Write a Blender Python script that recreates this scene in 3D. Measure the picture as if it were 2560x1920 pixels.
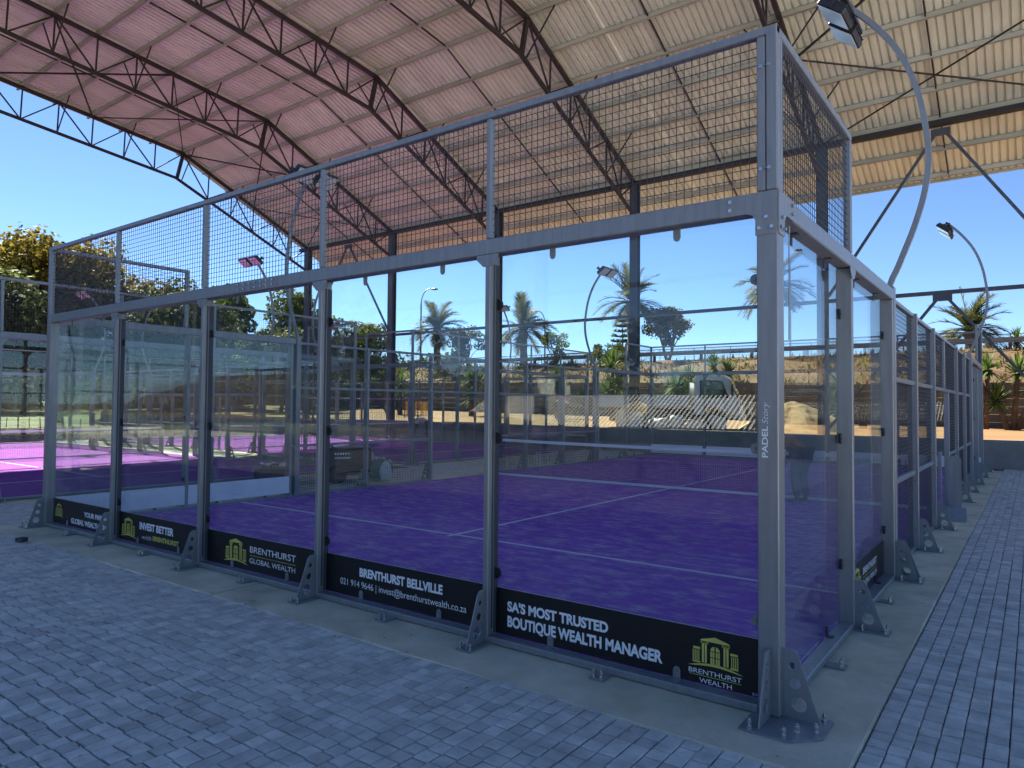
import bpy, bmesh, math, random
from mathutils import Vector, Matrix, noise
R = math.radians
random.seed(7)
S = bpy.context.scene
for o in list(bpy.data.objects):
    bpy.data.objects.remove(o)
COL = S.collection

# ------------------------------------------------------------------ camera
cam = bpy.data.objects.new("camera", bpy.data.cameras.new("camera"))
COL.objects.link(cam)
yaw, pitch, roll = 0.6383, 0.0312, 0.0075
fw = Vector((-math.sin(yaw) * math.cos(pitch), math.cos(yaw) * math.cos(pitch), math.sin(pitch)))
rt = Vector((math.cos(yaw), math.sin(yaw), 0)); up = rt.cross(fw)
r2 = rt * math.cos(roll) + up * math.sin(roll); u2 = up * math.cos(roll) - rt * math.sin(roll)
cam.matrix_world = Matrix(((r2.x, u2.x, -fw.x, 1.1601), (r2.y, u2.y, -fw.y, -4.089), (r2.z, u2.z, -fw.z, 1.7404), (0, 0, 0, 1)))
cam.data.sensor_width = 36; cam.data.lens = 24.756
cam.data.clip_start = 0.05; cam.data.clip_end = 3000
S.camera = cam

# ------------------------------------------------------------------ sky, sun, exposure
SUN = Vector((-0.95, 0.35, 1.0)).normalized()            # towards the sun
elev = math.asin(SUN.z); azim = math.atan2(SUN.x, SUN.y)   # azimuth from +y, clockwise
W = bpy.data.worlds.new("World"); S.world = W; W.use_nodes = True
wn = W.node_tree; sky = wn.nodes.new("ShaderNodeTexSky"); sky.sky_type = 'NISHITA'; sky.sun_disc = False
sky.sun_elevation = elev; sky.sun_rotation = azim
sky.altitude = 60; sky.air_density = 0.62; sky.dust_density = 0.0; sky.ozone_density = 6.0
wn.links.new(sky.outputs[0], wn.nodes["Background"].inputs[0])
wn.nodes["Background"].inputs[1].default_value = 0.05
sun = bpy.data.objects.new("sun", bpy.data.lights.new("sun", 'SUN')); COL.objects.link(sun)
sun.data.energy = 5.0; sun.data.angle = R(0.53); sun.data.color = (1, 0.90, 0.74)
sun.rotation_euler = SUN.to_track_quat('Z', 'Y').to_euler()
S.view_settings.view_transform = 'Standard'; S.view_settings.look = 'None'
S.view_settings.exposure = 2.2; S.view_settings.gamma = 1; S.view_settings.use_curve_mapping = False
S.cycles.max_bounces = 10; S.cycles.diffuse_bounces = 8; S.cycles.glossy_bounces = 4
S.cycles.transparent_max_bounces = 48; S.cycles.transmission_bounces = 6
S.cycles.sample_clamp_indirect = 6; S.cycles.caustics_reflective = False; S.cycles.caustics_refractive = False

# ------------------------------------------------------------------ materials
def mat(name, col, rough=0.6, metal=0.0, var=0.0, scale=6.0, col2=None, bump=0.0, bscale=40.0, spec=0.5, stretch=None, coords='Object', detail=5):
    m = bpy.data.materials.new(name); m.use_nodes = True; nt = m.node_tree; b = nt.nodes["Principled BSDF"]
    b.inputs["Roughness"].default_value = rough; b.inputs["Metallic"].default_value = metal
    b.inputs["Specular IOR Level"].default_value = spec
    c = (*col, 1); b.inputs["Base Color"].default_value = c
    tc = nt.nodes.new("ShaderNodeTexCoord"); src = tc.outputs[coords]
    if stretch:
        mp = nt.nodes.new("ShaderNodeMapping"); mp.inputs["Scale"].default_value = stretch
        nt.links.new(src, mp.inputs[0]); src = mp.outputs[0]
    if var or col2:
        n = nt.nodes.new("ShaderNodeTexNoise"); n.inputs["Scale"].default_value = scale; n.inputs["Detail"].default_value = detail
        n.inputs["Roughness"].default_value = 0.62
        nt.links.new(src, n.inputs["Vector"])
        rp = nt.nodes.new("ShaderNodeValToRGB")
        rp.color_ramp.elements[0].position = 0.33; rp.color_ramp.elements[1].position = 0.68
        if col2 is None:
            rp.color_ramp.elements[0].color = (*[x * (1 - var) for x in col], 1)
            rp.color_ramp.elements[1].color = (*[min(1, x * (1 + var)) for x in col], 1)
        else:
            rp.color_ramp.elements[0].color = c; rp.color_ramp.elements[1].color = (*col2, 1)
        nt.links.new(n.outputs["Fac"], rp.inputs[0]); nt.links.new(rp.outputs[0], b.inputs["Base Color"])
    if bump:
        n2 = nt.nodes.new("ShaderNodeTexNoise"); n2.inputs["Scale"].default_value = bscale; n2.inputs["Detail"].default_value = 4
        nt.links.new(src, n2.inputs["Vector"])
        bp = nt.nodes.new("ShaderNodeBump"); bp.inputs["Strength"].default_value = bump; bp.inputs["Distance"].default_value = 0.02
        nt.links.new(n2.outputs["Fac"], bp.inputs["Height"]); nt.links.new(bp.outputs[0], b.inputs["Normal"])
    return m

def island_mat(name, col, col2, rough=0.7, fine=0.25, fscale=9.0, bump=0.3, transl=0.0, metal=0.0):
    if transl: rough = max(rough, 0.7)
    """colour changes from piece to piece (paver, leaf, plank), plus fine noise"""
    m = mat(name, col, rough, metal, bump=bump, bscale=fscale * 6, spec=0.15 if transl else 0.4); nt = m.node_tree; b = nt.nodes["Principled BSDF"]
    g = nt.nodes.new("ShaderNodeNewGeometry"); rp = nt.nodes.new("ShaderNodeValToRGB")
    rp.color_ramp.elements[0].color = (*col, 1); rp.color_ramp.elements[1].color = (*col2, 1)
    nt.links.new(g.outputs["Random Per Island"], rp.inputs[0])
    n = nt.nodes.new("ShaderNodeTexNoise"); n.inputs["Scale"].default_value = fscale; n.inputs["Detail"].default_value = 5
    tc = nt.nodes.new("ShaderNodeTexCoord"); nt.links.new(tc.outputs["Object"], n.inputs["Vector"])
    mr = nt.nodes.new("ShaderNodeMapRange"); mr.inputs[3].default_value = 1 - fine; mr.inputs[4].default_value = 1 + fine
    mr.inputs[1].default_value = 0.3; mr.inputs[2].default_value = 0.7
    nt.links.new(n.outputs["Fac"], mr.inputs[0])
    mx = nt.nodes.new("ShaderNodeVectorMath"); mx.operation = 'SCALE'
    nt.links.new(rp.outputs[0], mx.inputs[0]); nt.links.new(mr.outputs[0], mx.inputs["Scale"])
    nt.links.new(mx.outputs[0], b.inputs["Base Color"])
    if transl:
        t = nt.nodes.new("ShaderNodeBsdfTranslucent"); nt.links.new(mx.outputs[0], t.inputs[0])
        a = nt.nodes.new("ShaderNodeMixShader"); a.inputs[0].default_value = transl
        nt.links.new(b.outputs[0], a.inputs[1]); nt.links.new(t.outputs[0], a.inputs[2])
        nt.links.new(a.outputs[0], nt.nodes["Material Output"].inputs[0])
    return m

def glass_mat(name, tint, dirt=0.02):
    """thin pane: Schlick reflection over a lightly tinted see-through body with a little dust"""
    m = bpy.data.materials.new(name); m.use_nodes = True; nt = m.node_tree
    for n in list(nt.nodes):
        if n.type != 'OUTPUT_MATERIAL': nt.nodes.remove(n)
    out = nt.nodes["Material Output"]
    g = nt.nodes.new("ShaderNodeNewGeometry")
    d = nt.nodes.new("ShaderNodeVectorMath"); d.operation = 'DOT_PRODUCT'
    nt.links.new(g.outputs["Incoming"], d.inputs[0]); nt.links.new(g.outputs["True Normal"], d.inputs[1])
    def mth(op, a, b=None):
        k = nt.nodes.new("ShaderNodeMath"); k.operation = op
        for i, v in enumerate((a, b)):
            if v is None: continue
            if isinstance(v, (int, float)): k.inputs[i].default_value = v
            else: nt.links.new(v, k.inputs[i])
        return k.outputs[0]
    ab = mth('ABSOLUTE', d.outputs["Value"]); inv = mth('SUBTRACT', 1.0, ab); p5 = mth('POWER', inv, 5.0)
    F = mth('ADD', mth('MULTIPLY', p5, 0.955), 0.045)
    tr = nt.nodes.new("ShaderNodeBsdfTransparent"); tr.inputs[0].default_value = (*tint, 1)
    gl = nt.nodes.new("ShaderNodeBsdfGlossy"); gl.inputs["Roughness"].default_value = 0.004
    df = nt.nodes.new("ShaderNodeBsdfDiffuse"); df.inputs[0].default_value = (0.75, 0.76, 0.74, 1)
    tc = nt.nodes.new("ShaderNodeTexCoord"); nz = nt.nodes.new("ShaderNodeTexNoise"); nz.inputs["Scale"].default_value = 2.2; nz.inputs["Detail"].default_value = 7
    nt.links.new(tc.outputs["Object"], nz.inputs["Vector"])
    ma = nt.nodes.new("ShaderNodeMapRange"); ma.inputs[1].default_value = 0.42; ma.inputs[2].default_value = 0.75; ma.inputs[3].default_value = dirt * 0.5; ma.inputs[4].default_value = dirt * 2.4
    nt.links.new(nz.outputs["Fac"], ma.inputs[0])
    m1 = nt.nodes.new("ShaderNodeMixShader"); nt.links.new(ma.outputs[0], m1.inputs[0]); nt.links.new(tr.outputs[0], m1.inputs[1]); nt.links.new(df.outputs[0], m1.inputs[2])
    m2 = nt.nodes.new("ShaderNodeMixShader"); nt.links.new(F, m2.inputs[0]); nt.links.new(m1.outputs[0], m2.inputs[1]); nt.links.new(gl.outputs[0], m2.inputs[2])
    nt.links.new(m2.outputs[0], out.inputs[0])
    return m

def stains(m, col, scale, lo, hi, amt):
    nt = m.node_tree; b = nt.nodes["Principled BSDF"]; src = b.inputs["Base Color"].links[0].from_socket
    tc = nt.nodes.new("ShaderNodeTexCoord"); n = nt.nodes.new("ShaderNodeTexNoise"); n.inputs["Scale"].default_value = scale; n.inputs["Detail"].default_value = 9; n.inputs["Roughness"].default_value = .7
    nt.links.new(tc.outputs["Object"], n.inputs["Vector"])
    mr = nt.nodes.new("ShaderNodeMapRange"); mr.inputs[1].default_value = lo; mr.inputs[2].default_value = hi; mr.inputs[3].default_value = 0; mr.inputs[4].default_value = amt
    nt.links.new(n.outputs["Fac"], mr.inputs[0])
    mx = nt.nodes.new("ShaderNodeMixRGB"); nt.links.new(mr.outputs[0], mx.inputs[0]); nt.links.new(src, mx.inputs[1]); mx.inputs[2].default_value = (*col, 1)
    nt.links.new(mx.outputs[0], b.inputs["Base Color"]); return m
M = {}
M['steel'] = stains(mat("grey_powder_coat", (0.225, 0.24, 0.255), 0.36, 0.25, var=0.13, scale=5, bump=0.05, bscale=240, spec=0.6, stretch=(4, 4, .35)), (0.34, 0.33, 0.30), 2.0, .55, .8, .45)
M['wire'] = mat("coated_wire", (0.05, 0.055, 0.062), 0.5, 0.1)
M['zinc'] = mat("zinc_bolt", (0.62, 0.62, 0.6), 0.25, 0.95)
M['groove_shade'] = mat('dark_groove_shade', (0.05, 0.055, 0.065), 0.6)
M['black'] = mat("black_plastic", (0.016, 0.017, 0.02), 0.32, var=0.2, scale=20)
M['shed_steel'] = mat("dark_red_oxide_steel", (0.024, 0.019, 0.019), 0.6, var=0.3, scale=4)
M['column'] = mat('blue_grey_column_steel', (0.065, 0.075, 0.095), 0.5, 0.2, var=0.2, scale=2)
M['purlin'] = mat("galvanised_purlin", (0.44, 0.44, 0.38), 0.5, 0.2, var=0.22, scale=1.2, stretch=(0.3, 1, 1))
M['sheet'] = mat("cream_roof_sheeting", (0.54, 0.54, 0.45), 0.5, 0.0, col2=(0.70, 0.70, 0.59), scale=1.1, stretch=(1.4, 0.18, 1), spec=0.5)
M['glass'] = glass_mat("toughened_glass", (0.93, 0.97, 0.96), 0.011)
M['turf'] = None
M['white_line'] = mat("white_turf_line", (0.62, 0.62, 0.66), 0.9, var=0.12, scale=30)
M['net_black'] = mat("black_net_cord", (0.012, 0.012, 0.014), 0.8)
M['tape'] = mat("white_net_tape", (0.72, 0.73, 0.76), 0.7, var=0.05)
M['concrete'] = mat("concrete", (0.46, 0.41, 0.29), 0.9, col2=(0.70, 0.645, 0.49), scale=1.7, bump=0.35, bscale=70, detail=9)
M['plaster'] = mat("grey_plaster", (0.25, 0.245, 0.235), 0.9, var=0.14, scale=1.4, bump=0.25, bscale=40)
M['joint_sand'] = mat("joint_sand", (0.03, 0.03, 0.03), 0.95, col2=(0.32, 0.31, 0.28), scale=2.8, bump=0.3, bscale=120, detail=8)
M['paver'] = island_mat("grey_cobble", (0.44, 0.425, 0.39), (0.60, 0.58, 0.53), 0.72, fine=0.2, fscale=7.0, bump=0.35)
stains(M['paver'], (0.50, 0.42, 0.30), .55, .58, .76, .55); stains(M['paver'], (0.16, 0.15, 0.15), .9, .62, .78, .5)
stains(M['concrete'], (0.24, 0.21, 0.17), .8, .52, .75, .7); stains(M['concrete'], (0.70, 0.66, 0.56), 2.3, .6, .78, .6)
M['board_black'] = mat("gloss_black_vinyl", (0.006, 0.006, 0.008), 0.35)
M['board_white'] = mat("white_vinyl_back", (0.74, 0.76, 0.80), 0.35, var=0.03)
M['text_white'] = mat("white_vinyl_letter", (0.78, 0.82, 0.86), 0.5)
M['gold'] = mat("yellow_gold_print", (0.62, 0.60, 0.13), 0.5, col2=(0.42, 0.37, 0.08), scale=3)
M['dark_print'] = mat("dark_grey_print", (0.06, 0.06, 0.065), 0.5)
M['sand'] = mat("yellow_sand", (0.135, 0.071, 0.021), 0.95, col2=(0.185, 0.102, 0.035), scale=0.35, bump=0.5, bscale=3.0, detail=9)
M['pile'] = mat("building_sand", (0.312, 0.206, 0.099), 0.95, col2=(0.412, 0.291, 0.156), scale=1.6, bump=0.5, bscale=9)
M['bank'] = mat("dry_grass_bank", (0.111, 0.057, 0.023), 0.95, col2=(0.048, 0.035, 0.010), scale=0.5, bump=1.0, bscale=2.2, detail=13)
M['lawn'] = mat("lawn", (0.023, 0.048, 0.003), 0.95, col2=(0.051, 0.065, 0.004), scale=0.09, bump=0.6, bscale=3, detail=9)
M['earth'] = mat("far_ground", (0.20, 0.16, 0.10), 0.95, col2=(0.13, 0.12, 0.06), scale=0.05)
M['block'] = mat("precast_wall_panel", (0.115, 0.10, 0.085), 0.9, var=0.28, scale=0.6, bump=0.3, bscale=14)
M['rail_metal'] = mat("weathered_guardrail", (0.33, 0.31, 0.29), 0.5, 0.4, var=0.2, scale=1)
M['timber'] = mat("brown_timber_post", (0.10, 0.06, 0.045), 0.85, var=0.25)
M['leaf_yellow'] = island_mat("yellowing_leaf", (0.07, 0.065, 0.013), (0.30, 0.24, 0.04), 0.55, fscale=0.35, fine=0.45, bump=0, transl=0.35)
M['leaf_dark'] = island_mat("dark_green_leaf", (0.04, 0.065, 0.018), (0.105, 0.13, 0.035), 0.55, fscale=0.35, fine=0.4, bump=0, transl=0.3)
M['leaf_lime'] = island_mat("lime_leaf", (0.10, 0.16, 0.02), (0.19, 0.23, 0.035), 0.6, fscale=0.5, fine=0.3, bump=0, transl=0.35)
M['needle'] = island_mat("pine_needle", (0.03, 0.055, 0.025), (0.06, 0.09, 0.04), 0.6, fscale=0.5, fine=0.3, bump=0, transl=0.15)
M['palm_leaf'] = island_mat("palm_leaflet", (0.05, 0.068, 0.02), (0.13, 0.13, 0.045), 0.45, fscale=0.5, fine=0.25, bump=0, transl=0.3)
M['yucca_leaf'] = island_mat("yucca_blade", (0.05, 0.10, 0.02), (0.14, 0.20, 0.05), 0.4, fscale=0.8, fine=0.25, bump=0, transl=0.3)
M['bark'] = mat("bark", (0.11, 0.085, 0.065), 0.9, var=0.4, scale=3, bump=0.8, bscale=12, stretch=(3, 3, 0.6))
M['palm_bark'] = mat("palm_trunk_bark", (0.17, 0.135, 0.10), 0.95, var=0.4, scale=5, bump=1.0, bscale=8)
M['yucca_bark'] = mat("yucca_bark", (0.15, 0.08, 0.042), 0.95, var=0.35, scale=6, bump=0.6, bscale=20)
M['white_paint'] = mat("white_vehicle_paint", (0.60, 0.61, 0.62), 0.3, var=0.05, scale=1.2)
M['dark_glass'] = mat("dark_vehicle_glass", (0.015, 0.022, 0.03), 0.05, spec=0.9)
M['rubber'] = mat("tyre_rubber", (0.018, 0.018, 0.018), 0.85, var=0.2)
M['chassis'] = mat("dark_chassis", (0.03, 0.029, 0.028), 0.7, var=0.3)
M['yellow_strip'] = mat("yellow_reflector", (0.62, 0.40, 0.03), 0.4)
M['lamp_glass'] = mat("led_lens", (0.72, 0.68, 0.62), 0.12, 0.3, var=0.05)
M['lamp_body'] = mat("lamp_housing", (0.03, 0.03, 0.034), 0.5, 0.3)
M['green_paint'] = mat("green_machine_paint", (0.03, 0.13, 0.105), 0.35, var=0.2)
M['sack'] = mat("white_woven_sack", (0.58, 0.58, 0.58), 0.8, var=0.12, scale=8, bump=0.6, bscale=9)
M['orange_net'] = mat("orange_barrier_mesh", (0.62, 0.28, 0.04), 0.7, col2=(0.68, 0.5, 0.05), scale=1.2)
M['white_slat'] = mat("white_slat", (0.82, 0.82, 0.80), 0.5, var=0.04)
M['skin'] = mat("skin", (0.11, 0.06, 0.04), 0.55, var=0.1)
M['hair'] = mat("black_hair", (0.012, 0.01, 0.01), 0.7)
M['shirt_white'] = mat("pale_work_shirt", (0.55, 0.56, 0.56), 0.85, var=0.1, scale=9)
M['shirt_brown'] = mat("rust_brown_shirt", (0.36, 0.15, 0.07), 0.85, var=0.15, scale=9)
M['jeans'] = mat("dark_blue_trousers", (0.022, 0.028, 0.055), 0.85, var=0.2, scale=9)
M['brick_red'] = mat("dark_paver", (0.07, 0.06, 0.062), 0.9, var=0.3, scale=14, bump=0.3)
M['cream_wall'] = mat("cream_wall", (0.55, 0.5, 0.42), 0.85, var=0.1)

def turf_mat(sandy=0.85, ca=(0.235, 0.068, 0.45), cb=(0.30, 0.085, 0.55)):
    m = mat("purple_turf", (0.30, 0.11, 0.42), 0.95, spec=0.15); nt = m.node_tree; b = nt.nodes["Principled BSDF"]
    tc = nt.nodes.new("ShaderNodeTexCoord")
    def nz(sc, det, stretch=(1, 1, 1), w=0.6):
        mp = nt.nodes.new("ShaderNodeMapping"); mp.inputs["Scale"].default_value = stretch; nt.links.new(tc.outputs["Object"], mp.inputs[0])
        n = nt.nodes.new("ShaderNodeTexNoise"); n.inputs["Scale"].default_value = sc; n.inputs["Detail"].default_value = det; n.inputs["Roughness"].default_value = w
        nt.links.new(mp.outputs[0], n.inputs["Vector"]); return n.outputs["Fac"]
    def ramp(f, a, bb, ca, cb):
        r = nt.nodes.new("ShaderNodeValToRGB"); r.color_ramp.elements[0].position = a; r.color_ramp.elements[1].position = bb
        r.color_ramp.elements[0].color = (*ca, 1); r.color_ramp.elements[1].color = (*cb, 1); nt.links.new(f, r.inputs[0]); return r.outputs[0]
    base = ramp(nz(1.6, 6), 0.35, 0.7, ca, cb)
    sandmask = ramp(nz(3.4, 14, (0.8, 1.7, 1), 0.78), 0.47, 0.66, (0, 0, 0), (sandy,) * 3)
    grain = ramp(nz(55, 4), 0.3, 0.7, (0.72, 0.72, 0.72), (1.2, 1.2, 1.2))
    mx = nt.nodes.new("ShaderNodeMixRGB"); nt.links.new(sandmask, mx.inputs[0]); nt.links.new(base, mx.inputs[1]); mx.inputs[2].default_value = (0.50, 0.41, 0.56, 1)
    mu = nt.nodes.new("ShaderNodeMixRGB"); mu.blend_type = 'MULTIPLY'; mu.inputs[0].default_value = 1
    nt.links.new(mx.outputs[0], mu.inputs[1]); nt.links.new(grain, mu.inputs[2]); nt.links.new(mu.outputs[0], b.inputs["Base Color"])
    bp = nt.nodes.new("ShaderNodeBump"); bp.inputs["Strength"].default_value = 0.4; bp.inputs["Distance"].default_value = 0.01
    nt.links.new(nz(160, 2), bp.inputs["Height"]); nt.links.new(bp.outputs[0], b.inputs["Normal"])
    return m
M['turf'] = turf_mat(); M['turf_fresh'] = turf_mat(0.12, (0.202, 0.038, 0.305), (0.239, 0.047, 0.355))

# ------------------------------------------------------------------ mesh helpers
class MB:
    def __init__(s): s.v = []; s.f = []
    def add(s, vs, fs):
        n = len(s.v); s.v += [tuple(p) for p in vs]; s.f += [tuple(i + n for i in f) for f in fs]; return s
    def box(s, x0, x1, y0, y1, z0, z1):
        x0, x1 = sorted((x0, x1)); y0, y1 = sorted((y0, y1)); z0, z1 = sorted((z0, z1))
        return s.add([(x0, y0, z0), (x1, y0, z0), (x1, y1, z0), (x0, y1, z0), (x0, y0, z1), (x1, y0, z1), (x1, y1, z1), (x0, y1, z1)],
                     [(0, 3, 2, 1), (4, 5, 6, 7), (0, 1, 5, 4), (1, 2, 6, 5), (2, 3, 7, 6), (3, 0, 4, 7)])
    def bbox(s, x0, x1, y0, y1, z0, z1, b=0.006):
        """box with chamfered edges"""
        x0, x1 = sorted((x0, x1)); y0, y1 = sorted((y0, y1)); z0, z1 = sorted((z0, z1))
        bm = bmesh.new(); bmesh.ops.create_cube(bm, size=1)
        for v in bm.verts: v.co = Vector(((x0 + x1) / 2 + v.co.x * (x1 - x0), (y0 + y1) / 2 + v.co.y * (y1 - y0), (z0 + z1) / 2 + v.co.z * (z1 - z0)))
        b = min(b, 0.45 * min(x1 - x0, y1 - y0, z1 - z0))
        bmesh.ops.bevel(bm, geom=bm.edges[:], offset=b, segments=1, affect='EDGES')
        return s.bm(bm)
    def bm(s, bm):
        bm.verts.index_update()
        s.add([v.co[:] for v in bm.verts], [[v.index for v in f.verts] for f in bm.faces]); bm.free(); return s
    def beam(s, p, q, w, h=None, cap=True):
        h = h or w; p = Vector(p); q = Vector(q); d = (q - p)
        if d.length < 1e-6: return s
        d.normalize(); ref = Vector((0, 0, 1)) if abs(d.z) < 0.95 else Vector((1, 0, 0))
        a = d.cross(ref).normalized() * w / 2; b = d.cross(a).normalized() * h / 2
        vs = [p - a - b, p + a - b, p + a + b, p - a + b, q - a - b, q + a - b, q + a + b, q - a + b]
        fs = [(0, 1, 5, 4), (1, 2, 6, 5), (2, 3, 7, 6), (3, 0, 4, 7)]
        if cap: fs += [(3, 2, 1, 0), (4, 5, 6, 7)]
        return s.add(vs, fs)
    def tube(s, pts, r, n=8, cap=True):
        pts = [Vector(p) for p in pts]; rs = r if isinstance(r, (list, tuple)) else [r] * len(pts)
        base = len(s.v); fs = []; a = None
        for i, p in enumerate(pts):
            d = (pts[min(i + 1, len(pts) - 1)] - pts[max(i - 1, 0)]).normalized()
            if a is None:
                ref = Vector((0, 0, 1)) if abs(d.z) < 0.9 else Vector((1, 0, 0)); a = d.cross(ref).normalized()
            else:
                a = (a - d * a.dot(d)); a = a.normalized() if a.length > 1e-6 else d.orthogonal().normalized()
            b = d.cross(a)
            for k in range(n):
                t = 2 * math.pi * k / n; s.v.append(tuple(p + a * math.cos(t) * rs[i] + b * math.sin(t) * rs[i]))
        for i in range(len(pts) - 1):
            for k in range(n):
                fs.append((base + i * n + k, base + i * n + (k + 1) % n, base + (i + 1) * n + (k + 1) % n, base + (i + 1) * n + k))
        if cap:
            fs.append(tuple(base + k for k in reversed(range(n)))); fs.append(tuple(base + (len(pts) - 1) * n + k for k in range(n)))
        s.f += fs; return s
    def cyl(s, c, axis, r, h, n=14):
        c = Vector(c); a = Vector(axis).normalized(); return s.tube([c, c + a * h], r, n)
    def prism(s, poly, f):
        """poly: 2D outline; f(a,b,k) maps it to 3D for k = 0, 1"""
        n = len(poly); vs = [f(a, b, 0) for a, b in poly] + [f(a, b, 1) for a, b in poly]
        return s.add(vs, [tuple(range(n))[::-1], tuple(range(n, 2 * n))] + [(i, (i + 1) % n, n + (i + 1) % n, n + i) for i in range(n)])
    def plate(s, outer, holes, f, th):
        """flat plate with round holes: outline in (a,b), f(a,b,t) -> 3D"""
        bm = bmesh.new(); es = []
        loops = [outer] + [[(cx + r * math.cos(2 * math.pi * k / 14), cy + r * math.sin(2 * math.pi * k / 14)) for k in range(14)] for cx, cy, r in holes]
        for L in loops:
            vs = [bm.verts.new((a, b, 0)) for a, b in L]
            es += [bm.edges.new((vs[i], vs[(i + 1) % len(vs)])) for i in range(len(vs))]
        bmesh.ops.triangle_fill(bm, use_beauty=True, use_dissolve=False, edges=es)
        ex = bmesh.ops.extrude_face_region(bm, geom=bm.faces[:])
        for v in [e for e in ex['geom'] if isinstance(e, bmesh.types.BMVert)]: v.co.z = th
        bmesh.ops.recalc_face_normals(bm, faces=bm.faces[:])
        for v in bm.verts: v.co = Vector(f(v.co.x, v.co.y, v.co.z))
        return s.bm(bm)
    def build(s, name, m, parent=None, loc=None, smooth=False, off=None):
        me = bpy.data.meshes.new(name)
        vs = s.v if off is None else [(a - off[0], b - off[1], c - off[2]) for a, b, c in s.v]
        me.from_pydata(vs, [], s.f); me.update()
        if smooth:
            me.polygons.foreach_set('use_smooth', [True] * len(me.polygons))
        me.materials.append(M[m] if isinstance(m, str) else m)
        o = bpy.data.objects.new(name, me); COL.objects.link(o)
        if parent is not None: o.parent = parent
        if loc is not None: o.location = loc
        return o

def split(mb, name, m, parent):
    """every separate piece becomes an object of its own"""
    n = len(mb.v); par = list(range(n))
    def find(i):
        while par[i] != i: par[i] = par[par[i]]; i = par[i]
        return i
    for f in mb.f:
        a = find(f[0])
        for i in f[1:]: par[find(i)] = a
    groups = {}
    for f in mb.f: groups.setdefault(find(f[0]), []).append(f)
    out = []
    for fs in groups.values():
        used = sorted({i for f in fs for i in f}); ix = {v: k for k, v in enumerate(used)}
        q = MB(); q.v = [mb.v[i] for i in used]; q.f = [tuple(ix[i] for i in f) for f in fs]; out.append(q.build(name, m, parent))
    return out
def tag(o, label, cat, group=None, kind=None):
    if label: o['label'] = label
    if cat: o['category'] = cat
    if group: o['group'] = group
    if kind: o['kind'] = kind
    return o
def thing(name, label, cat, loc=(0, 0, 0), rz=0.0, group=None):
    o = bpy.data.objects.new(name, None); COL.objects.link(o); o.location = loc; o.rotation_euler = (0, 0, rz)
    o.empty_display_size = 0.2
    return tag(o, label, cat, group)
def struct(o): o['kind'] = 'structure'; return o
def dup(root, loc, rz=0.0, label=None, sc=None):
    r = root.copy(); COL.objects.link(r); r.location = loc; r.rotation_euler = (0, 0, rz)
    if sc: r.scale = (sc, sc, sc) if isinstance(sc, (int, float)) else sc
    if label: r['label'] = label
    for ch in list(root.children):
        c = ch.copy(); COL.objects.link(c); c.parent = r
        for g in list(ch.children):
            d = g.copy(); COL.objects.link(d); d.parent = c
    return r

# ------------------------------------------------------------------ GROUND
def grid(name, xs, ys, zf, m):
    b = MB(); nx, ny = len(xs), len(ys)
    vs = [(x, y, zf(x, y)) for y in ys for x in xs]
    fs = [(j * nx + i, j * nx + i + 1, (j + 1) * nx + i + 1, (j + 1) * nx + i) for j in range(ny - 1) for i in range(nx - 1)]
    b.add(vs, fs); return struct(b.build(name, m, smooth=True))
def lin(a, b, n): return [a + (b - a) * i / n for i in range(n + 1)]
def nz3(x, y, s, a): return noise.noise(Vector((x * s, y * s, 3.7))) * a
struct(MB().add([(-1500, -1500, -0.35), (1500, -1500, -0.35), (1500, 1500, -0.35), (-1500, 1500, -0.35)], [(0, 1, 2, 3)]).build("ground", "earth"))
YW = 21.25                                              # retaining wall front face
def yard_z(x, y):
    k = max(0.0, -x)
    t = min(1, max(0, (y - YW) / 15)); return 0.81 + k * (0.0045 + 0.009 * t) + .04 * t
def wall_y(x): return 36.4
def yz(x, y): return yard_z(x, y) + nz3(x, y, 0.6, 0.03) * min(1, max(0, (y - YW - 1.2))) + nz3(x, y, 2.1, 0.02) * min(1, max(0, y - YW - 1.2))
grid("sand_yard", lin(-60, 40, 130), lin(YW + 0.06, 44, 56), yz, 'sand')
def bank_z(x, y):
    y0 = wall_y(x) + 0.3; y1 = 50.0; t = (y - y0) / (y1 - y0); b = yard_z(x, y0) + 0.35
    if t < 0: return b - 0.8
    z = b + (5.6 - b) * min(1, t) ** 0.9
    return z + (nz3(x, y, 0.35, 0.22) + nz3(x, y, 1.3, 0.1)) * min(1, t * 3) * (1 if t < 1 else 0.3)
grid("grass_bank", lin(-95, 70, 220), lin(25, 51, 70) + [60, 90, 160, 400], lambda x, y: bank_z(x, y) - (0 if x > -52 else min(6.5, (-52 - x) * 0.35)), 'bank')
grid("lawn", lin(-260, -35.2, 90), lin(-120, 120, 90), lambda x, y: -0.02 + max(0, (-38 - x)) * 0.018 + nz3(x, y, 0.12, 0.12) * min(1, max(0, (-36 - x) / 4)), 'lawn')

# paved hard standing under the shed: bedding sheet with individual cobbles on it, concrete ring beams round the courts
XE = [0, -2.108, -4.065, -6.049, -8.07, -10.142]; CW = 10.142; CL = 19.7
M['bounce_apron'] = mat("pale_bounce_concrete", (0.62, 0.59, 0.54), 0.9, col2=(0.70, 0.67, 0.62), scale=0.4, bump=0.2, bscale=30)
struct(MB().box(2.7, 70, -70, YW, -0.3, -0.012).build("bounce_apron_slab", "bounce_apron"))  # unseen pale slab added to bounce sunlight onto the roof underside
struct(MB().box(-35.0, 2.7, -4.2, YW, -0.3, -0.024).build("paving_bed", "joint_sand"))
M['glare_stop'] = mat("dark_glare_stop", (0.022, 0.022, 0.024), 0.9, var=0.25, scale=0.8, bump=0.4, bscale=60, spec=0.2)
struct(MB().box(-70.0, 2.7, -46, -4.2, -0.3, -0.02).build("glare_stop_ground", "glare_stop"))  # unseen dark ground added to keep sunlit haze out of the glass
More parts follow.
